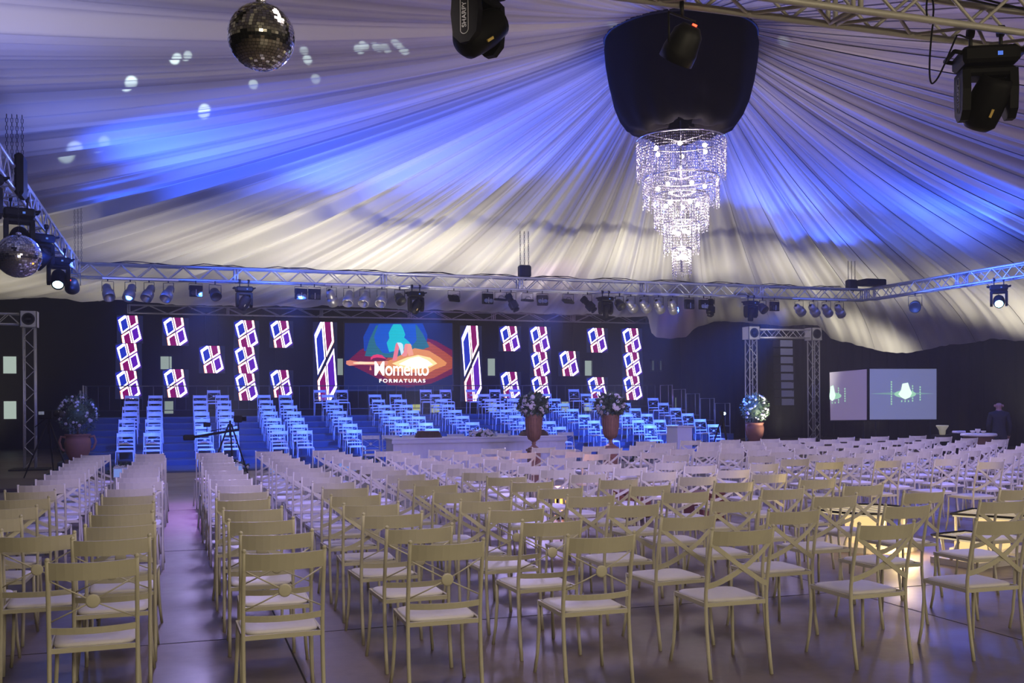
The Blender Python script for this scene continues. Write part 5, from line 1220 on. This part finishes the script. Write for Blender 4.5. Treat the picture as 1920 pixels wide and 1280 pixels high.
# low wooden platform at the left tower
tag(MB().box(-6.2, 21.2, 0, -2.75, 24.2, 0.06, ch=0.01).build('floor_platform', mat('platform_wood', (0.07, 0.045, 0.04), 0.5, noise=0.3, nscale=6)), 'low dark wooden platform at the frame edge below the left tower', 'platform')

# ------------------------------------------------------------------ man in dark clothes
def person(c, rz, label):
    sk = {'pelvis': (0, 0, 0.93, 0.145), 'waist': (0, 0.0, 1.06, 0.14), 'chest': (0, 0.015, 1.26, 0.165), 'shoul': (0, 0.02, 1.39, 0.125), 'neck': (0, 0.03, 1.465, 0.055), 'jaw': (0, 0.045, 1.53, 0.072), 'skull': (0, 0.03, 1.60, 0.088), 'crown': (0, 0.02, 1.655, 0.06)}
    edges = [('pelvis', 'waist'), ('waist', 'chest'), ('chest', 'shoul'), ('shoul', 'neck'), ('neck', 'jaw'), ('jaw', 'skull'), ('skull', 'crown')]
    for s_, n_ in ((-1, 'l'), (1, 'r')):
        sk['sh' + n_] = (s_ * 0.18, 0.015, 1.375, 0.075); sk['el' + n_] = (s_ * 0.245, 0.0, 1.10, 0.052); sk['wr' + n_] = (s_ * 0.23, 0.14, 0.88, 0.034); sk['ha' + n_] = (s_ * 0.225, 0.18, 0.82, 0.036)
        sk['hi' + n_] = (s_ * 0.095, 0, 0.86, 0.10); sk['kn' + n_] = (s_ * 0.105, 0.01, 0.48, 0.066); sk['an' + n_] = (s_ * 0.11, -0.01, 0.09, 0.045); sk['to' + n_] = (s_ * 0.125, 0.15, 0.035, 0.035)
        edges += [('shoul', 'sh' + n_), ('sh' + n_, 'el' + n_), ('el' + n_, 'wr' + n_), ('wr' + n_, 'ha' + n_), ('pelvis', 'hi' + n_), ('hi' + n_, 'kn' + n_), ('kn' + n_, 'an' + n_), ('an' + n_, 'to' + n_)]
        for f in range(5):
            a = f - 2
            if f < 4: sk['f%d%s' % (f, n_)] = (s_ * (0.225 + a * 0.012), 0.205, 0.79 - 0.004 * f, 0.009); sk['g%d%s' % (f, n_)] = (s_ * (0.222 + a * 0.012), 0.205, 0.75 + abs(a) * 0.006, 0.008)
            else: sk['f4' + n_] = (s_ * 0.19, 0.20, 0.82, 0.010); sk['g4' + n_] = (s_ * 0.175, 0.215, 0.795, 0.009)
            edges += [('ha' + n_, 'f%d%s' % (f, n_)), ('f%d%s' % (f, n_), 'g%d%s' % (f, n_))]
    ks = list(sk); me = bpy.data.meshes.new('person'); me.from_pydata([sk[k_][:3] for k_ in ks], [(ks.index(a), ks.index(b_)) for a, b_ in edges], [])
    o = ob('person', me, None, c, (0, 0, rz)); o.modifiers.new('skin', 'SKIN'); ss = o.modifiers.new('sub', 'SUBSURF'); ss.levels = 2; ss.render_levels = 2
    for i, k_ in enumerate(ks): r_ = sk[k_][3]; me.skin_vertices[0].data[i].radius = (r_ * (1.0 if k_ not in ('pelvis', 'waist', 'chest') else 1.05), r_ * (1.0 if k_ not in ('chest', 'waist', 'pelvis', 'shoul') else 0.72)); 
    me.skin_vertices[0].data[0].use_root = True
    bpy.context.view_layer.update(); dg = bpy.context.evaluated_depsgraph_get(); m2 = bpy.data.meshes.new_from_object(o.evaluated_get(dg)); o.modifiers.clear(); o.data = m2
    m2.materials.clear()
    for m_ in (mat('navy_suit', (0.012, 0.012, 0.022), 0.8, noise=0.3), mat('skin_tone', (0.42, 0.22, 0.19), 0.5), mat('black_shoe', (0.01, 0.01, 0.01), 0.3)): m2.materials.append(m_)
    for p in m2.polygons:
        z = p.center.z; p.use_smooth = True
        p.material_index = 1 if (z > 1.47 or (z < 0.865 and p.center.y > 0.13 and z > 0.6)) else (2 if z < 0.08 else 0)
    tag(o, label, 'person')
    for s_ in (-1, 1): MB().ball((s_ * 0.088, 0.035, 1.585), 0.026, 8, 6, sz=1.3).build('ear', MATS['skin_tone'], o)
    MB().ball((0, 0.135, 1.575), 0.016, 8, 5, sz=1.5).build('nose', MATS['skin_tone'], o)
    for s_ in (-1, 1): MB().ball((s_ * 0.032, 0.112, 1.60), 0.011, 8, 5).build('eye', M_BLACK, o)
    MB().box(-0.025, 0.112, 1.535, 0.025, 0.122, 1.543).build('mouth', mat('lip', (0.3, 0.1, 0.1), 0.5), o)
    return o
c = atT(1874, 900, 23.0); PR = person((c.x, c.y, 0), -0.7, 'bald person in dark suit seen from behind, standing past the chairs'); PR.scale = (0.93, 0.93, 0.93)

# bar things near the man
c = atT(1835, 812, 20.8); t = thing('bar_table', 'small round table with brown barrel base behind the chairs', 'table', (c.x, c.y, 0)); zt = atT(1835, 812, 20.8).z
MB().lathe([(0.27, 0), (0.30, 0.2), (0.31, zt * 0.5), (0.29, zt - 0.06)], 24).build('barrel_base', M_WOOD, t); MB().lathe([(0.33, zt - 0.06), (0.35, zt - 0.05), (0.35, zt - 0.02), (0.33, zt)], 28).build('table_top', M_ACR, t)
for i, (dx, hh) in enumerate(((-0.15, 0.06), (-0.02, 0.09), (0.12, 0.05))):
    o = thing('small_bowl', 'small pale bowl on the barrel table, %s one' % ('near', 'middle', 'far')[i], 'bowl', (c.x + dx, c.y, zt), group='bowls on the barrel table'); MB().lathe([(0.02, 0), (0.05, hh * 0.6), (0.055, hh), (0.045, hh), (0.03, 0.015)], 12).build('bowl_body', M_ACR, o)
c = atT(1767, 818, 21.5); t = thing('trophy_vase', 'pale yellow tapered vase on a dark stand', 'vase', (c.x, c.y, 0)); z0 = atT(1767, 815, 21.5).z; z1 = atT(1767, 797, 21.5).z
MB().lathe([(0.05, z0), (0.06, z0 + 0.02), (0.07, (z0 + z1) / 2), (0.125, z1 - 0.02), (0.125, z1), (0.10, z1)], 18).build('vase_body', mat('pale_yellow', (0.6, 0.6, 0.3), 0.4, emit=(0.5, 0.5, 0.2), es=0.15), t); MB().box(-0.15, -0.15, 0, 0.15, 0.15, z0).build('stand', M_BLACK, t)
c = atT(1798, 810, 21.5); t = thing('white_tray', 'flat white tray on a dark stand beside the vase', 'tray', (c.x, c.y, 0)); MB().box(-0.12, -0.08, c.z - 0.02, 0.12, 0.08, c.z + 0.03, ch=0.012).build('tray_body', M_CLOTH, t); MB().box(-0.15, -0.15, 0, 0.15, 0.15, c.z - 0.02).build('stand', M_BLACK, t)

for x in (0.5, 8.0, 15.5): hoist(x, 36.1, 4.95, 8.9, 'thin hoist chain holding the stage truss behind the drape, %s one' % {0.5: 'first', 8.0: 'middle', 15.5: 'last'}[x], True, 1, 0.05)
